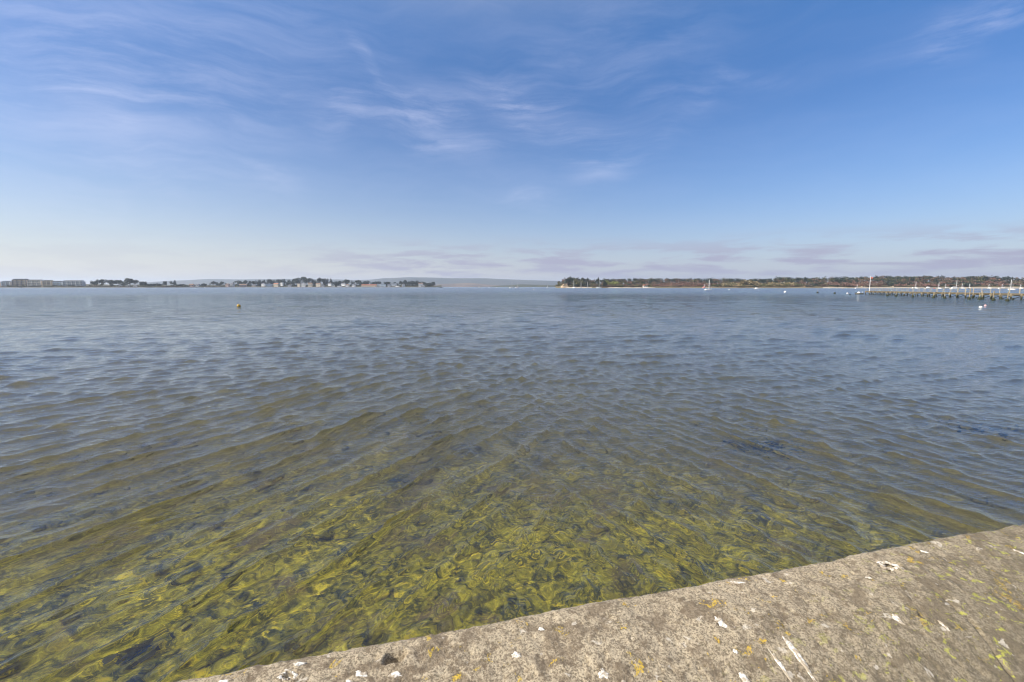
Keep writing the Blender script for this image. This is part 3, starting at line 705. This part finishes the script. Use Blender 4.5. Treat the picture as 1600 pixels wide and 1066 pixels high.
yv(808, 960, 441.6, 8.5, .3, M_white, 'smaller white yacht, right of the pair in the open channel', boomc=M_red)
yv(896.6, 860, 438.4, 9.5, 1.9, M_white, 'white yacht nearest the sandy island point')
yv(907.6, 850, 439.6, 9, 1.2, M_dark, 'dark-hulled yacht second from the sandy island point', boomc=M_white)
yv(918, 855, 440.4, 9, 1.6, M_dark, 'dark-hulled yacht under the slim conifer', boomc=M_navy)
yv(935.5, 800, 436.8, 10, .15, M_white, 'white yacht with tallest mast in front of the tall conifer')
yv(1107, 340, 437.0, 5.6, .2, M_white, 'white sailing boat with tan furled headsail, closest to us before the island', boomc=M_sail, sail=None)
yv(1431, 640, 440.2, 8, 1.3, M_white, 'white yacht with thin mast behind the near jetty rail')
yv(1467, 560, 441.0, 8, 1.2, M_white, 'white yacht behind the jetty just right of the red-sided boat')
yv(1478, 610, 443.4, 7.5, 1.7, M_dark, 'dark yacht with short mast behind the jetty')
yv(1493, 480, 438.0, 10.5, .1, M_white, 'long white yacht with thick mast lying side-on behind the jetty', boomc=M_white)
yv(1503.5, 600, 443.0, 7.5, 1.3, M_white, 'small white yacht right of the long side-on yacht')
yv(1515, 560, 443.2, 7.5, 1.0, M_dark, 'dark yacht with pale mast above the jetty middle')
yv(1545.5, 600, 444.0, 7, 1.4, M_white, 'small white yacht with short mast above the right half of the jetty')
yv(1566.5, 590, 444.0, 7, 1.8, M_dark, 'dark small yacht second from the right end of view')
yv(1580, 380, 436.8, 6.5, 1.35, M_white, 'white yacht with the tallest mast at the right end of view')
yv(1595, 600, 444.0, 7, 1.2, M_white, 'small white yacht at the very right edge of view')
yv(1338.8, 640, 444.5, 6, .3, M_white, 'white day boat with short mast left of the flagpole')
# far small sailing boat with white sail by the point
t = yv(855.6, 1000, 445.6, 5, .6, M_white, 'tiny boat under white sail left of the island point', sail=M_white)
t = yv(1101, 760, 443.4, 7, .4, M_white, 'boat with a narrow white sail and salmon canopy behind the nearest sailing boat', sail=M_white)
for (a, z0_, z1_) in ((-4.5, .8, 2.6),):
    MB().loft([[(-4.2, -1.1, .75), (-4.2, 1.1, .75), (-4.2, .2, 1.5), (-4.2, -.2, 1.5)], [(-1.2, -1.1, .9), (-1.2, 1.1, .9), (-1.2, .4, 3.2), (-1.2, -.4, 3.2)], [(.4, -1, .8), (.4, 1, .8), (.4, .3, 3.4), (.4, -.3, 3.4)]]).build('canopy', M_salmon, t)
def motorboat(u, Y, L, rz, label, hullm=M_white, top=M_white, cat='motorboat', cabin=True):
    t = empty('motorboat', (far_x(u, Y), Y, 0), rz)
    B, fb = L * .34, L * .12
    MB().loft(hull_rings(L, B, .35, fb)).build('hull', hullm, t)
    if cabin:
        MB().loft([[(-L*.25, -B*.32, fb), (-L*.25, B*.32, fb), (-L*.22, B*.28, fb*2.1), (-L*.22, -B*.28, fb*2.1)],
                   [(L*.02, -B*.32, fb), (L*.02, B*.32, fb), (-L*.02, B*.26, fb*2.2), (-L*.02, -B*.26, fb*2.2)],
                   [(L*.26, -B*.2, fb*1.1), (L*.26, B*.2, fb*1.1), (L*.18, B*.16, fb*1.45), (L*.18, -B*.16, fb*1.45)]]).build('cabin', top, t)
        MB().loft([[(-L*.03, -B*.275, fb*1.55), (-L*.03, B*.275, fb*1.55), (-L*.04, B*.265, fb*2.0), (-L*.04, -B*.265, fb*2.0)],
                   [(L*.07, -B*.262, fb*1.5), (L*.07, B*.262, fb*1.5), (L*.02, B*.255, fb*2.0), (L*.02, -B*.255, fb*2.0)]]).build('windscreen', M_glass, t)
    MB().box(-L*.54, -L*.49, -.15, .15, -.2, fb*1.35).build('outboard_motor', M_dark, t)
    return tag(t, label, cat, 'motorboats afloat')
motorboat(1183, 470, 6.2, .15, 'white motorboat alone before the middle of the island')
motorboat(764, 1150, 5, .4, 'tiny white motorboat far off left of the pair of yachts')
motorboat(776, 1120, 4.5, 1.1, 'tiny white motorboat closest to the left of the pair of yachts')
motorboat(749, 1300, 9, .05, 'long low pale boat far off below the moorland', M_grey)
motorboat(689.5, 1180, 7.5, .05, 'dark low boat just off the wooded point', M_dark, M_dark)
motorboat(32, 1060, 7, .1, 'dark boat off the shore below the tallest apartment block', M_dark, M_grey)
motorboat(320, 1250, 4.5, .6, 'small white boat close to the low spit', M_white)
motorboat(1427, 640, 6, .2, 'white motorboat on the left behind the jetty by the beach')
motorboat(1451, 620, 9.5, .08, 'long white motorboat behind the jetty left of the red-sided boat')
motorboat(1460.5, 540, 3.4, .3, 'red-sided small boat behind the jetty', M_red, M_red)
motorboat(1562, 520, 5, .2, 'white motorboat behind the jetty left of the tallest-masted yacht')
motorboat(1318, 650, 4, .3, 'small yellowish boat by the left end of the far beach', M_yellow, M_white)

# open dinghy moored left of the jetty
Yd = 152.0
t = empty('dinghy', (far_x(1344.5, Yd), Yd, 0), .1)
hr = hull_rings(2.8, 1.25, .2, .34)
MB().loft(hr).build('hull', paint('green_grey_hull', (.16, .18, .13), .6), t)
MB().loft([[(x, y * 1.05, z + dz_) for (x, y, z) in r_ for dz_ in (0,)][0:1] * 0 + [(r_[0][0], r_[0][1] * 1.05, r_[0][2]), (r_[0][0], r_[0][1] * 1.05, r_[0][2] + .07), (r_[-1][0], r_[-1][1] * 1.05, r_[-1][2] + .07), (r_[-1][0], r_[-1][1] * 1.05, r_[-1][2])] for r_ in hr]).build('gunwale', M_wood, t)
MB().lathe([(.02, 0), (.34, .02), (.38, .2), (.26, .42), (.03, .5)], 10, (-.45, 0, .38)).build('cover', M_white, t, True)
MB().box(-1.56, -1.36, -.12, .12, -.1, .62).build('outboard_motor', M_dark, t)
MB().tube((.9, 0, .3), (1.0, 0, 1.05), .03).build('post', M_alu, t)
tag(t, 'grey-green open dinghy with a white cover, moored left of the jetty end', 'dinghy')

# ------------------------------------------------------------------ buoys and markers
def buoy(u, v, rad_, m, label, cat='buoy', squash=1.0, sink=.30):
    Y = dist_of(v); t = empty('mooring_buoy', (far_x(u, Y), Y, 0), random.random() * 6)
    prof = [(.02, -rad_ * sink * 2)] + [(rad_ * math.cos(a), rad_ * squash * (math.sin(a)) + rad_ * squash * (1 - 2 * sink)) for a in [R(x) for x in range(-70, 80, 15)]] + [(.02, rad_ * squash * (2 - 2 * sink))]
    MB().lathe(prof, 20).build('float', m, t, True)
    zc = rad_ * squash * (1 - 2 * sink)
    MB().lathe([(rad_ * 1.0, -.5 * rad_), (rad_ * 1.03, -.3 * rad_), (rad_ * 1.005, -.02 * rad_)], 20, (0, 0, zc * .2)).build('weed_band', M_weed, t, True)
    r_ = []
    for k in range(10):
        a = 6.283 * k / 10; b_ = 6.283 * (k + 1) / 10; q = rad_ * .22; zt = rad_ * squash * (2 - 2 * sink) + q * .6
        r_.append(((q * math.cos(a), 0, zt + q * math.sin(a)), (q * math.cos(b_), 0, zt + q * math.sin(b_))))
    rb_ = MB()
    for a, b_ in r_: rb_.tube(a, b_, rad_ * .06, rad_ * .06, 6)
    rb_.build('ring', M_rust, t)
    return tag(t, label, cat, 'mooring buoys')
buoy(371, 479.2, .22, M_yellow, 'yellow round mooring buoy alone on the left water')
buoy(1227, 457.0, .48, M_white, 'large white round buoy below the twin skyline pines', squash=.95)
buoy(1536, 480.8, .17, M_white, 'white round buoy in front of the jetty, nearer of two', squash=.8)
buoy(1543, 477.8, .13, M_pinkb, 'faded pink buoy just behind the white one by the jetty', squash=.8)
buoy(1139.5, 452.9, .45, M_white, 'tiny white buoy between the nearest sailing boat and the motorboat')
buoy(834, 453.0, .45, M_white, 'tiny white buoy in mid channel right of the pair of yachts')
buoy(1305, 459.0, .38, M_weed, 'dark weedy buoy left of the dinghy')
buoy(1325, 459.5, .36, M_grey, 'grey buoy close to the left of the dinghy')
buoy(1329, 461.0, .20, M_weed, 'very small dark float nearest the dinghy')
Yw = 178.; t = empty('withy_marker', (far_x(1278, Yw), Yw, 0))
MB().tube((0, 0, -3), (.12, 0, 2.55), .06, .035).build('pole', M_wood, t)
MB().lathe([(.03, -.35), (.3, -.25), (.36, .1), (.28, .45), (.05, .62)], 10).build('float', M_weed, t, True)
tag(t, 'thin leaning pole marker with dark weedy base standing in the water', 'marker')

# ------------------------------------------------------------------ jetty
mp, n, b = mat('tidal_pile_wood')
pz = n.node('ShaderNodeSeparateXYZ'); g = n.node('ShaderNodeNewGeometry'); n.set(pz.inputs[0], g.outputs['Position'])
nn = n.noise(n.vmath('MULTIPLY', g.outputs['Position'], (1, 1, .25)), 6, 4, .6)
hz_ = n.math('ADD', pz.outputs[2], n.math('MULTIPLY', nn, .5))
n.set(b.inputs['Base Color'], n.mix(n.sstep(hz_, .62, .9), (.022, .026, .012, 1), n.mix(nn, (.12, .10, .06, 1), (.34, .28, .18, 1)))); b.inputs['Roughness'].default_value = .85
J0 = Vector((115.6, 148.5, 0)); J1 = Vector((86.0, 36.5, 0)); jd = (J1 - J0); JL = jd.length; jd.normalize(); jn = Vector((jd.y, -jd.x, 0))   # jn: away or near side
if jn.dot(Vector((-1, -.6, 0))) < 0: jn = -jn
jr = math.atan2(jd.y, jd.x)
jet = empty('jetty', J0, jr)        # local x runs along the jetty, +y or -y its width
sgn = 1 if (Matrix.Rotation(jr, 3, 'Z') @ Vector((0, 1, 0))).dot(jn) > 0 else -1
Wd = 1.7; ZD = 1.12
MB().box(0, JL, -Wd/2, Wd/2, ZD, ZD + .07).build('decking', M_oldwood, jet)
for s_ in (-1, 1): MB().box(0, JL, s_*(Wd/2 - .22) - .07, s_*(Wd/2 - .22) + .07, ZD - .21, ZD - .01).build('beam', mp, jet)
rj = random.Random(3)
pile_me = MB().tube((0, 0, -3.2), (0, 0, ZD + .02), .12, .10, 8).mesh('pile', mp)
short_me = MB().tube((0, 0, -3.2), (0, 0, .55), .2, .15, 8).mesh('pile', mp)
post_me = MB().box(-.035, .035, -.035, .035, 0, 1.0).mesh('rail_post', paint('bleached_wood', (.36, .32, .25), .85, .2, 2.5))
cap_me = MB().box(-.12, .12, -Wd/2 - .25, Wd/2 + .25, ZD - .42, ZD - .22).mesh('crossbeam', mp)
brace_me = MB().tube((0, -Wd/2 + .1, .05), (0, Wd/2 - .1, ZD - .45), .07, .07, 6).mesh('brace', mp)
x = .3; k = 0
while x < JL - .5:
    for s_ in (-1, 1):
        o = link(bpy.data.objects.new('pile', pile_me), jet); o.location = (x + rj.uniform(-.12, .12), s_ * (Wd/2 + .02), rj.uniform(-.02, .0)); o.rotation_euler = (rj.uniform(-.03, .03), rj.uniform(-.03, .03), 0); s0 = rj.uniform(.85, 1.35); o.scale = (s0, s0, 1)
    o = link(bpy.data.objects.new('crossbeam', cap_me), jet); o.location = (x, 0, 0)
    o = link(bpy.data.objects.new('brace', brace_me), jet); o.location = (x + .28, 0, 0)
    if rj.random() < .45:
        o = link(bpy.data.objects.new('pile', short_me), jet); o.location = (x + rj.uniform(.3, 1.6), sgn * (Wd/2 + rj.uniform(.5, .8)), rj.uniform(-.25, .1)); 
    x += 2.55 + rj.uniform(-.25, .25); k += 1
x = .2
while x < JL:
    for s_ in (-1, 1):
        o = link(bpy.data.objects.new('rail_post', post_me), jet); o.location = (x, s_ * (Wd/2 - .06), ZD + .07); o.scale = (1, 1, rj.uniform(.9, 1.04))
    x += 2.55
for s_ in (-1, 1):
    MB().box(.1, JL, s_*(Wd/2 - .06) - .02, s_*(Wd/2 - .06) + .02, ZD + .98, ZD + 1.025).build('handrail', M_oldwood, jet)
    MB().box(.1, JL, s_*(Wd/2 - .06) - .015, s_*(Wd/2 - .06) + .015, ZD + .5, ZD + .54).build('handrail', M_oldwood, jet)
tag(jet, 'long weathered timber jetty with pale handrails on dark weed-covered piles', 'jetty')
# tall mooring posts beside the jetty
for i, (u, v, h, lb) in enumerate([(1516.5, 467.8, 2.6, 'tall pinkish mooring post with dark foot before the middle of the jetty'), (1532.5, 468.0, 1.7, 'left one of two close mooring posts by the jetty'),
        (1536.5, 468.0, 1.9, 'right one of two close mooring posts by the jetty'), (1554.5, 469.6, 2.0, 'orange-tan mooring post with bulky dark foot by the jetty'), (1576.5, 470.6, 1.9, 'mooring post nearest the right end of the jetty'),
        (1478, 466.4, 1.5, 'short mooring post beside the middle jetty piles'), (1460, 465.6, 1.6, 'mooring post in front of the red-sided boat'), (1401.5, 463.4, 1.3, 'leftmost of the mooring posts beside the jetty'),
        (1387.5, 462.9, .7, 'weedy stump standing off the jetty end'), (1428, 464.6, 1.4, 'mooring post below the left motorboat behind the jetty')]):
    Y = dist_of(v); t = empty('mooring_post', (far_x(u, Y), Y, 0))
    MB().tube((0, 0, -2.5), (rj.uniform(-.06, .06), 0, h * .85), .11, .08, 9).build('post', mp, t)
    MB().lathe([(.05, -.5), (.26, -.3), (.30, .05), (.24, .28), (.14, .42)], 10).build('weed_collar', M_weed, t, True)
    tag(t, lb, 'mooring post', 'mooring posts beside the jetty')
fp = empty('flagpole', J0 + jd * .6 + Vector((0, 0, ZD + .07)))
zt = far_z(432.6, 148.5) - ZD
MB().tube((0, 0, 0), (0, 0, zt), .075, .045, 8).build('pole', M_white, fp)
fl = []; fs = []
for i in range(9):
    for k in range(2): fl.append((.06 + i * .11, .12 * math.sin(i * .9), zt - .08 - k * (.6 - i * .02) - i * .03))
f_ = mesh_np('flag', np.array(fl), np.array([(2*i, 2*i+1, 2*i+3, 2*i+2) for i in range(8)]), paint('faded_red_cloth', (.60, .20, .14), .75, .1), fp)
sm = f_.modifiers.new('thickness', 'SOLIDIFY'); sm.thickness = .015
MB().lathe([(.02, 0), (.11, .03), (.11, .15), (.02, .19)], 8, (0, 0, zt)).build('finial', M_white, fp, True)
tag(fp, 'white flagpole with small red flag at the seaward end of the jetty', 'flagpole')

# ------------------------------------------------------------------ seabed stones and weed
ico = bmesh.new(); bmesh.ops.create_icosphere(ico, subdivisions=2, radius=1); iv = np.array([v.co[:] for v in ico.verts]); ifc = np.array([[v.index for v in f.verts] for f in ico.faces]); ico.free()
V = []; Fc = []; k = 0
rs = np.random.default_rng(21)
for i in range(1100):
    a = R(rs.uniform(-58, 58)); rr = 1.3 + 9 * rs.random() ** .8
    x, y = rr * math.sin(a), rr * math.cos(a)
    if (y * .9696 - x * .2447) < 1.06: continue
    sz = (.025 + .09 * rs.random() ** 2.5)
    d = iv * (1 + .22 * (fbm(iv[:, 0] * 1.7 + i * 3.3, iv[:, 1] * 1.7 + iv[:, 2] * 1.3, 2, i % 97) - .5)[:, None] * 2)
    d = d * (sz * rs.uniform(.8, 1.4), sz * rs.uniform(.8, 1.4), sz * rs.uniform(.4, .8))
    th = rs.random() * 6.28; c_, s_ = math.cos(th), math.sin(th)
    d = np.stack([d[:, 0] * c_ - d[:, 1] * s_, d[:, 0] * s_ + d[:, 1] * c_, d[:, 2]], -1)
    zb = float(bed_depth(np.array(x), np.array(y)))
    V.append(d + (x, y, zb + sz * .15)); Fc.append(ifc + k); k += len(iv)
stones = mesh_np('seabed_stones', np.concatenate(V), np.concatenate(Fc), mb)
tag(stones, 'rounded stones coated in yellow-green algae on the shallow seabed', 'stones', None, 'stuff')
# dark weed clumps showing through the water
def px_plane(u, v, z):
    dx_ = u - 800; dy_ = v - 533
    fwd = F * CP - dy_ * SP; dn = dy_ * CP + F * SP
    t_ = (2.5 - z) / dn
    return dx_ * t_, fwd * t_
for (u, v, w_, lb) in [(1190, 703, .55, 'dark weed clump under the water right of the middle'), (1545, 677, .8, 'dark blue-black weed patch near the right edge'), (212, 1008, .16, 'dark weed patch in the lower left shallows')]:
    x, y = px_plane(u, v, -.25); zb = float(bed_depth(np.array(x), np.array(y)))
    n_ = 170 if w_ > .3 else 40
    p = rs.normal(size=(n_, 3)) * (w_ * .50, w_ * .32, .03) ; p[:, 2] = np.abs(p[:, 2])
    a = rs.normal(size=(n_, 3)); a /= np.linalg.norm(a, axis=1)[:, None]; b2 = np.cross(a, rs.normal(size=(n_, 3))); b2 /= np.linalg.norm(b2, axis=1)[:, None]
    s2 = .035 + .045 * rs.random((n_, 1))
    vv_ = np.stack([p + a * s2, p + b2 * s2 * .5, p - a * s2, p - b2 * s2 * .5], 1).reshape(-1, 3)
    o = mesh_np('seaweed_clump', vv_, quads(n_), paint('drowned_weed', (.055, .060, .04), .9, .3, 6), smooth=False); o.location = (x, y, zb + .04)
    tag(o, lb, 'seaweed', 'dark weed clumps under the water')

# ------------------------------------------------------------------ sea wall
tx, ty = .9696, .2447; nx_, ny_ = -.2447, .9696; Q0 = 1.012; ZT = 1.70
def wall_z(q):
    q = np.asarray(q, float)
    z = np.where(q < .035, -.022 * (1 - np.clip(q / .035, 0, 1)) ** 2, 0)
    z = z - .72 * np.maximum(q - .10, 0) ** 2 - .9 * np.maximum(q - .50, 0) ** 2
    return z + ZT
def wall_xy(s, q): return s * tx + (Q0 - q) * nx_ , s * ty + (Q0 - q) * ny_
def edge_bow(s): return .004 * np.minimum(s - .9, 0) ** 2
def px_wall(u, v):
    z = ZT
    for _ in range(12):
        x, y = px_plane(u, v, z); s = x * tx + y * ty; q = Q0 - (x * nx_ + y * ny_); z = float(wall_z(q))
    return s, q
PITS = []   # (s, q, radius s, radius q, depth)
for (u, v, rs_, rq, d) in [(619, 1025, .020, .013, .03), (1390, 886, .022, .012, .022), (452, 1054, .014, .008, .010), (1236, 849, .010, .006, .01), (1440, 962, .006, .005, .01), (1128, 978, .008, .006, .006)]:
    s, q = px_wall(u, v); PITS.append((s, q, rs_, rq, d))
def wall_grid(S, Q, fine=True):
    SS, QQ = np.meshgrid(S, Q, indexing='ij')
    zz = wall_z(QQ)
    if fine:
        big = (fbm(SS * 5, QQ * 5, 3, 1) - .5) * .014
        med = (fbm(SS * 38 + 3, QQ * 38, 4, 2, .6) - .5) * .008
        gr = fbm(SS * 120, QQ * 120, 2, 7); pits = -np.clip(.30 - gr, 0, 1) * .022
        zz = zz + big + med + pits
        for (s, q, a, b2, d) in PITS:
            e = np.sqrt(((SS - s) / a) ** 2 + ((QQ - q) / b2) ** 2) + (fbm(SS * 60, QQ * 60, 2, 5) - .5) * 1.1
            zz = zz - d * np.clip(1.35 - e, 0, .6) / .6 + .003 * np.exp(-((e - 1.6) / .3) ** 2)
        for (ua, va, ub, vb) in [(1512, 965, 1600, 1085), (1462, 925, 1515, 972)]:
            (s0, q0), (s1, q1) = px_wall(ua, va), px_wall(ub, vb)
            L2 = (s1 - s0) ** 2 + (q1 - q0) ** 2; t_ = np.clip(((SS - s0) * (s1 - s0) + (QQ - q0) * (q1 - q0)) / L2, 0, 1)
            dd = np.hypot(SS - s0 - t_ * (s1 - s0), QQ - q0 - t_ * (q1 - q0)) + (fbm(SS * 40, QQ * 40, 3, 8) - .5) * .008
            zz = zz - .006 * np.exp(-(dd / .003) ** 2)
    qe = QQ + edge_bow(SS) * np.clip(1 - QQ / .5, 0, 1)
    if fine: qe = qe + (fbm(SS * 22, QQ * 0, 4, 6, .6) - .5) * .012 * np.clip(1 - QQ / .05, 0, 1)
    x, y = wall_xy(SS, qe)
    return np.stack([x, y, zz], -1)
mwall, n, b = mat('lichened_concrete')
P = n.node('ShaderNodeNewGeometry').outputs['Position']
WP = n.mapping(P, rot=(0, 0, -math.atan2(ty, tx)))
sepw = n.node('ShaderNodeSeparateXYZ'); n.set(sepw.inputs[0], WP)
n1 = n.noise(WP, 3.2, 5, .6); n2 = n.noise(WP, 75, 6, .72, .3); n3 = n.noise(WP, 210, 4, .65); n4 = n.noise(WP, 14, 6, .65, .6); n5 = n.noise(n.vmath('ADD', WP, (7, 3, 1)), 17, 6, .7, .4)
grad = n.sstep(n.math('ADD', sepw.outputs[0], n.math('MULTIPLY', sepw.outputs[1], -2.5)), -1.5, -.1)    # more lichen and darker towards the landward right
c = n.mix(n1, (.25, .20, .13, 1), (.42, .345, .235, 1))
c = n.mix(n.sstep(n3, .38, .62, 0, .6), c, (.52, .44, .31, 1))
c = n.mix(n.sstep(n3, .50, .38, 0, .75), c, (.10, .08, .05, 1))
c = n.mix(n.math('MULTIPLY', n.sstep(n2, .50, .60), n.math('ADD', .62, n.math('MULTIPLY', n.sstep(n4, .40, .62), .5))), c, (.15, .115, .075, 1))
c = n.mix(n.math('MULTIPLY', n.sstep(n4, .48, .60), .72), c, (.145, .108, .068, 1))
c = n.mix(n.math('MULTIPLY', n.math('MULTIPLY', n.sstep(n5, .50, .62), n.sstep(n2, .42, .52)), n.math('ADD', .25, n.math('MULTIPLY', grad, .7))), c, (.075, .065, .04, 1))
lm = n.math('MULTIPLY', n.sstep(n5, .60, .64), n.sstep(n3, .40, .52))
c = n.mix(n.math('MULTIPLY', lm, .9), c, n.mix(n1, (.55, .30, .03, 1), (.52, .42, .04, 1)))
n6 = n.noise(n.vmath('ADD', WP, (2, 9, 4)), 33, 5, .7, .4)
lg = n.math('MULTIPLY', n.sstep(n6, .58, .63), n.math('MULTIPLY', grad, .8))
c = n.mix(n.math('MULTIPLY', grad, .62), c, (.125, .105, .065, 1))
c = n.mix(lg, c, (.40, .40, .06, 1))
n7 = n.noise(n.vmath('ADD', WP, (5, 1, 8)), 20, 4, .6, .3)
c = n.mix(n.math('MULTIPLY', n.sstep(n7, .64, .69), .55), c, (.66, .60, .50, 1))
n.set(b.inputs['Base Color'], c); b.inputs['Roughness'].default_value = .93
bp = n.node('ShaderNodeBump'); bp.inputs['Distance'].default_value = .004; bp.inputs['Strength'].default_value = .9
n.set(bp.inputs['Height'], n.math('ADD', n2, n.math('MULTIPLY', n3, .8))); n.set(b.inputs['Normal'], bp.outputs[0])
S = np.arange(-1.15, 2.55, .0045); Q = np.concatenate([np.linspace(0, .03, 8, endpoint=False), np.arange(.03, .72, .0045)])
G = wall_grid(S, Q)
wall = empty('sea_wall', (0, 0, 0))
mesh_np('coping', G.reshape(-1, 3), grid_faces(len(S), len(Q))[:, ::-1], mwall, wall)
for (a, b2) in ((-60, -1.15), (float(S[-1]), 70)):
    S2 = np.linspace(a, b2, 400); G2 = wall_grid(S2, Q[::6] if Q[-1] in Q[::6] else np.append(Q[::6], Q[-1]), False)
    mesh_np('coping', G2.reshape(-1, 3), grid_faces(len(S2), G2.shape[1])[:, ::-1], mwall, wall)
# seaward face and landward face
Sf = np.concatenate([np.linspace(-60, -1.15, 60, endpoint=False), np.arange(-1.15, 2.55, .02), np.linspace(2.6, 70, 80)])
fr_ = []
for s in Sf:
    q = float(edge_bow(s)) + .004
    for z in (ZT - .034, 1.3, .8, .3, -.3, -1.4):
        x, y = wall_xy(s, q - (ZT - z) * .02 + (.006 * math.sin(s * 9 + z * 7) if z < 1.6 else .004)); fr_.append((x, y, z))
mesh_np('seaward_face', np.array(fr_), grid_faces(len(Sf), 6), mwall, wall)
fr_ = []
zb_ = float(wall_z(.7155))
for s in Sf:
    for z, dq in ((zb_ - .006, -.004), (zb_ - .05, .02), (1.2, .03), (.7, .04)):
        x, y = wall_xy(s, float(Q[-1]) + dq); fr_.append((x, y, z))
mesh_np('landward_face', np.array(fr_), grid_faces(len(Sf), 4), mwall, wall)
tag(wall, 'rounded lichen-spotted concrete sea wall across the lower right foreground', 'sea wall')
# promenade behind the wall
c4 = [wall_xy(s, q) for s, q in ((-60, .70), (70, .70), (70, 9), (-60, 9))]
pr = MB().poly([(*p, .80) for p in c4] + [(*p, -3) for p in c4], [(0, 3, 2, 1), (0, 1, 5, 4), (1, 2, 6, 5), (2, 3, 7, 6), (3, 0, 4, 7)]).build('promenade', paint('paving_concrete', (.36, .34, .31), .9, .2, 2))
tag(pr, kind='structure')

# bird droppings: thin crusts lying on the coping
M_drop, n, b = mat('dried_lime')
P = n.node('ShaderNodeNewGeometry').outputs['Position']
d1 = n.noise(P, 55, 5, .7, .4); d2 = n.noise(P, 180, 3, .6)
n.set(b.inputs['Base Color'], n.mix(n.sstep(n.math('ADD', d1, n.math('MULTIPLY', d2, .35)), .60, .76), (.68, .66, .60, 1), (.36, .30, .22, 1))); b.inputs['Roughness'].default_value = .9
bp = n.node('ShaderNodeBump'); bp.inputs['Distance'].default_value = .003; n.set(bp.inputs['Height'], d1); n.set(b.inputs['Normal'], bp.outputs[0])
def dropping(label, ua, va, ub, vb, width, lobes=3, ring=False):
    (s0, q0), (s1, q1) = px_wall(ua, va), px_wall(ub, vb)
    q0 = max(q0, width / 2 + .024); q1 = max(q1, width / 2 + .024)
    L = math.hypot(s1 - s0, q1 - q0); sc_, qc = (s0 + s1) / 2, (q0 + q1) / 2
    ux, uy = ((s1 - s0) / L, (q1 - q0) / L) if L > 1e-6 else (1, 0)
    h1_ = max(L, width) / 2; w1 = width / 2; N = 44; sd_ = random.random() * 50
    rings = [1.0, .93, .7, .4, .12] if not ring else [1.0, .93, .78, .62, .55]
    hts = [-.002, .0009, .0016, .0018, .0018] if not ring else [-.0015, .002, .003, .002, -.001]
    pts = []
    for rr_, hh_ in zip(rings, hts):
        for i in range(N):
            a = 6.28318 * i / N
            k_ = 1 + .62 * (float(fbm(np.array(3.1 * math.cos(a) + sd_), np.array(3.1 * math.sin(a) + sd_), 4, 3, .65)) - .5) * 2 + .10 * math.sin(lobes * a + sd_) + .12 * (random.random() - .5)
            e_, f2_ = rr_ * k_ * math.cos(a) * h1_, rr_ * k_ * math.sin(a) * w1 * (1 - .35 * math.cos(a))
            s, q = sc_ + e_ * ux - f2_ * uy, qc + e_ * uy + f2_ * ux
            x, y = wall_xy(s, q + float(edge_bow(s)) * max(0, 1 - q / .5))
            z = float(wall_z(q)) + float(fbm(np.array(s * 5), np.array(q * 5), 3, 1) - .5) * .014 + float(fbm(np.array(s * 38 + 3), np.array(q * 38), 4, 2, .6) - .5) * .008
            pts.append((x, y, z + hh_))
    fs = [(j * N + i, j * N + (i + 1) % N, (j + 1) * N + (i + 1) % N, (j + 1) * N + i) for j in range(len(rings) - 1) for i in range(N)]
    if not ring: fs.append(tuple((len(rings) - 1) * N + i for i in range(N)))
    c0 = Vector(pts[0]); me = bpy.data.meshes.new('bird_dropping'); me.from_pydata([tuple(Vector(p) - c0) for p in pts], [], fs); me.update(); me.materials.append(M_drop)
    o = link(bpy.data.objects.new('bird_dropping', me)); o.location = c0
    return tag(o, label, 'bird dropping', 'white bird droppings on the sea wall')
DR = [('longest white bird dropping streak running down the wall at lower right', 1226, 1000, 1276, 1066, .014, 3), ('thinner white dropping streak just left of the longest one', 1203, 1018, 1242, 1072, .009, 3),
 ('pointed white dropping at the bottom edge left of the two streaks', 1154, 1048, 1176, 1075, .016, 3), ('splashed white dropping with a tail in the middle of the wall', 1116, 962, 1136, 984, .016, 5),
 ('small tail end of white splash below the middle splash', 1124, 974, 1138, 983, .013, 4), ('white blob dropping at the bottom edge under the wall middle', 936, 1052, 952, 1060, .018, 4),
 ('star-shaped white splat below the dark hole', 608, 1050, 627, 1054, .014, 7), ('rounded white dropping left of the star-shaped splat', 556, 1049, 575, 1053, .014, 4),
 ('very small white spot left of the dark hole at the bottom', 541, 1062, 549, 1064, .008, 3), ('bright white dropping on the seaward edge at lower left', 460, 1036, 480, 1033, .010, 5),
 ('white dropping at the left tip of the visible wall', 340, 1064, 366, 1060, .011, 4), ('speckled white splash right of centre below the ringed hole', 1394, 962, 1412, 976, .016, 6),
 ('small flat white patch near the seaward edge at the right', 1439, 862, 1452, 865, .010, 3), ('thin white patch at the far right edge of the wall', 1582, 860, 1602, 867, .010, 3),
 ('small oval white spot left of the ringed hole', 1352, 901, 1362, 906, .009, 3), ('faint white smear on the seaward edge above the middle', 1138, 909, 1165, 911, .009, 3),
 ('short white fleck in the lower right mottled area', 1466, 972, 1484, 988, .007, 3), ('small white fleck between orange lichens at lower middle', 1146, 1016, 1152, 1024, .009, 4),
 ('pale spot in the wall middle right of the dark hole', 842, 981, 850, 984, .010, 4), ('smudged pale dropping left of the middle splash', 800, 1020, 814, 1026, .014, 5)]
for lb, ua, va, ub, vb, w_, lo in DR: dropping(lb, ua, va, ub, vb, w_, lo)
dropping('white crusted ring around the hole at the right of the wall', 1372, 882, 1408, 889, .040, 6, True)
dropping('oyster-like white ring near the left end of the wall', 438, 1052, 466, 1056, .026, 5, True)
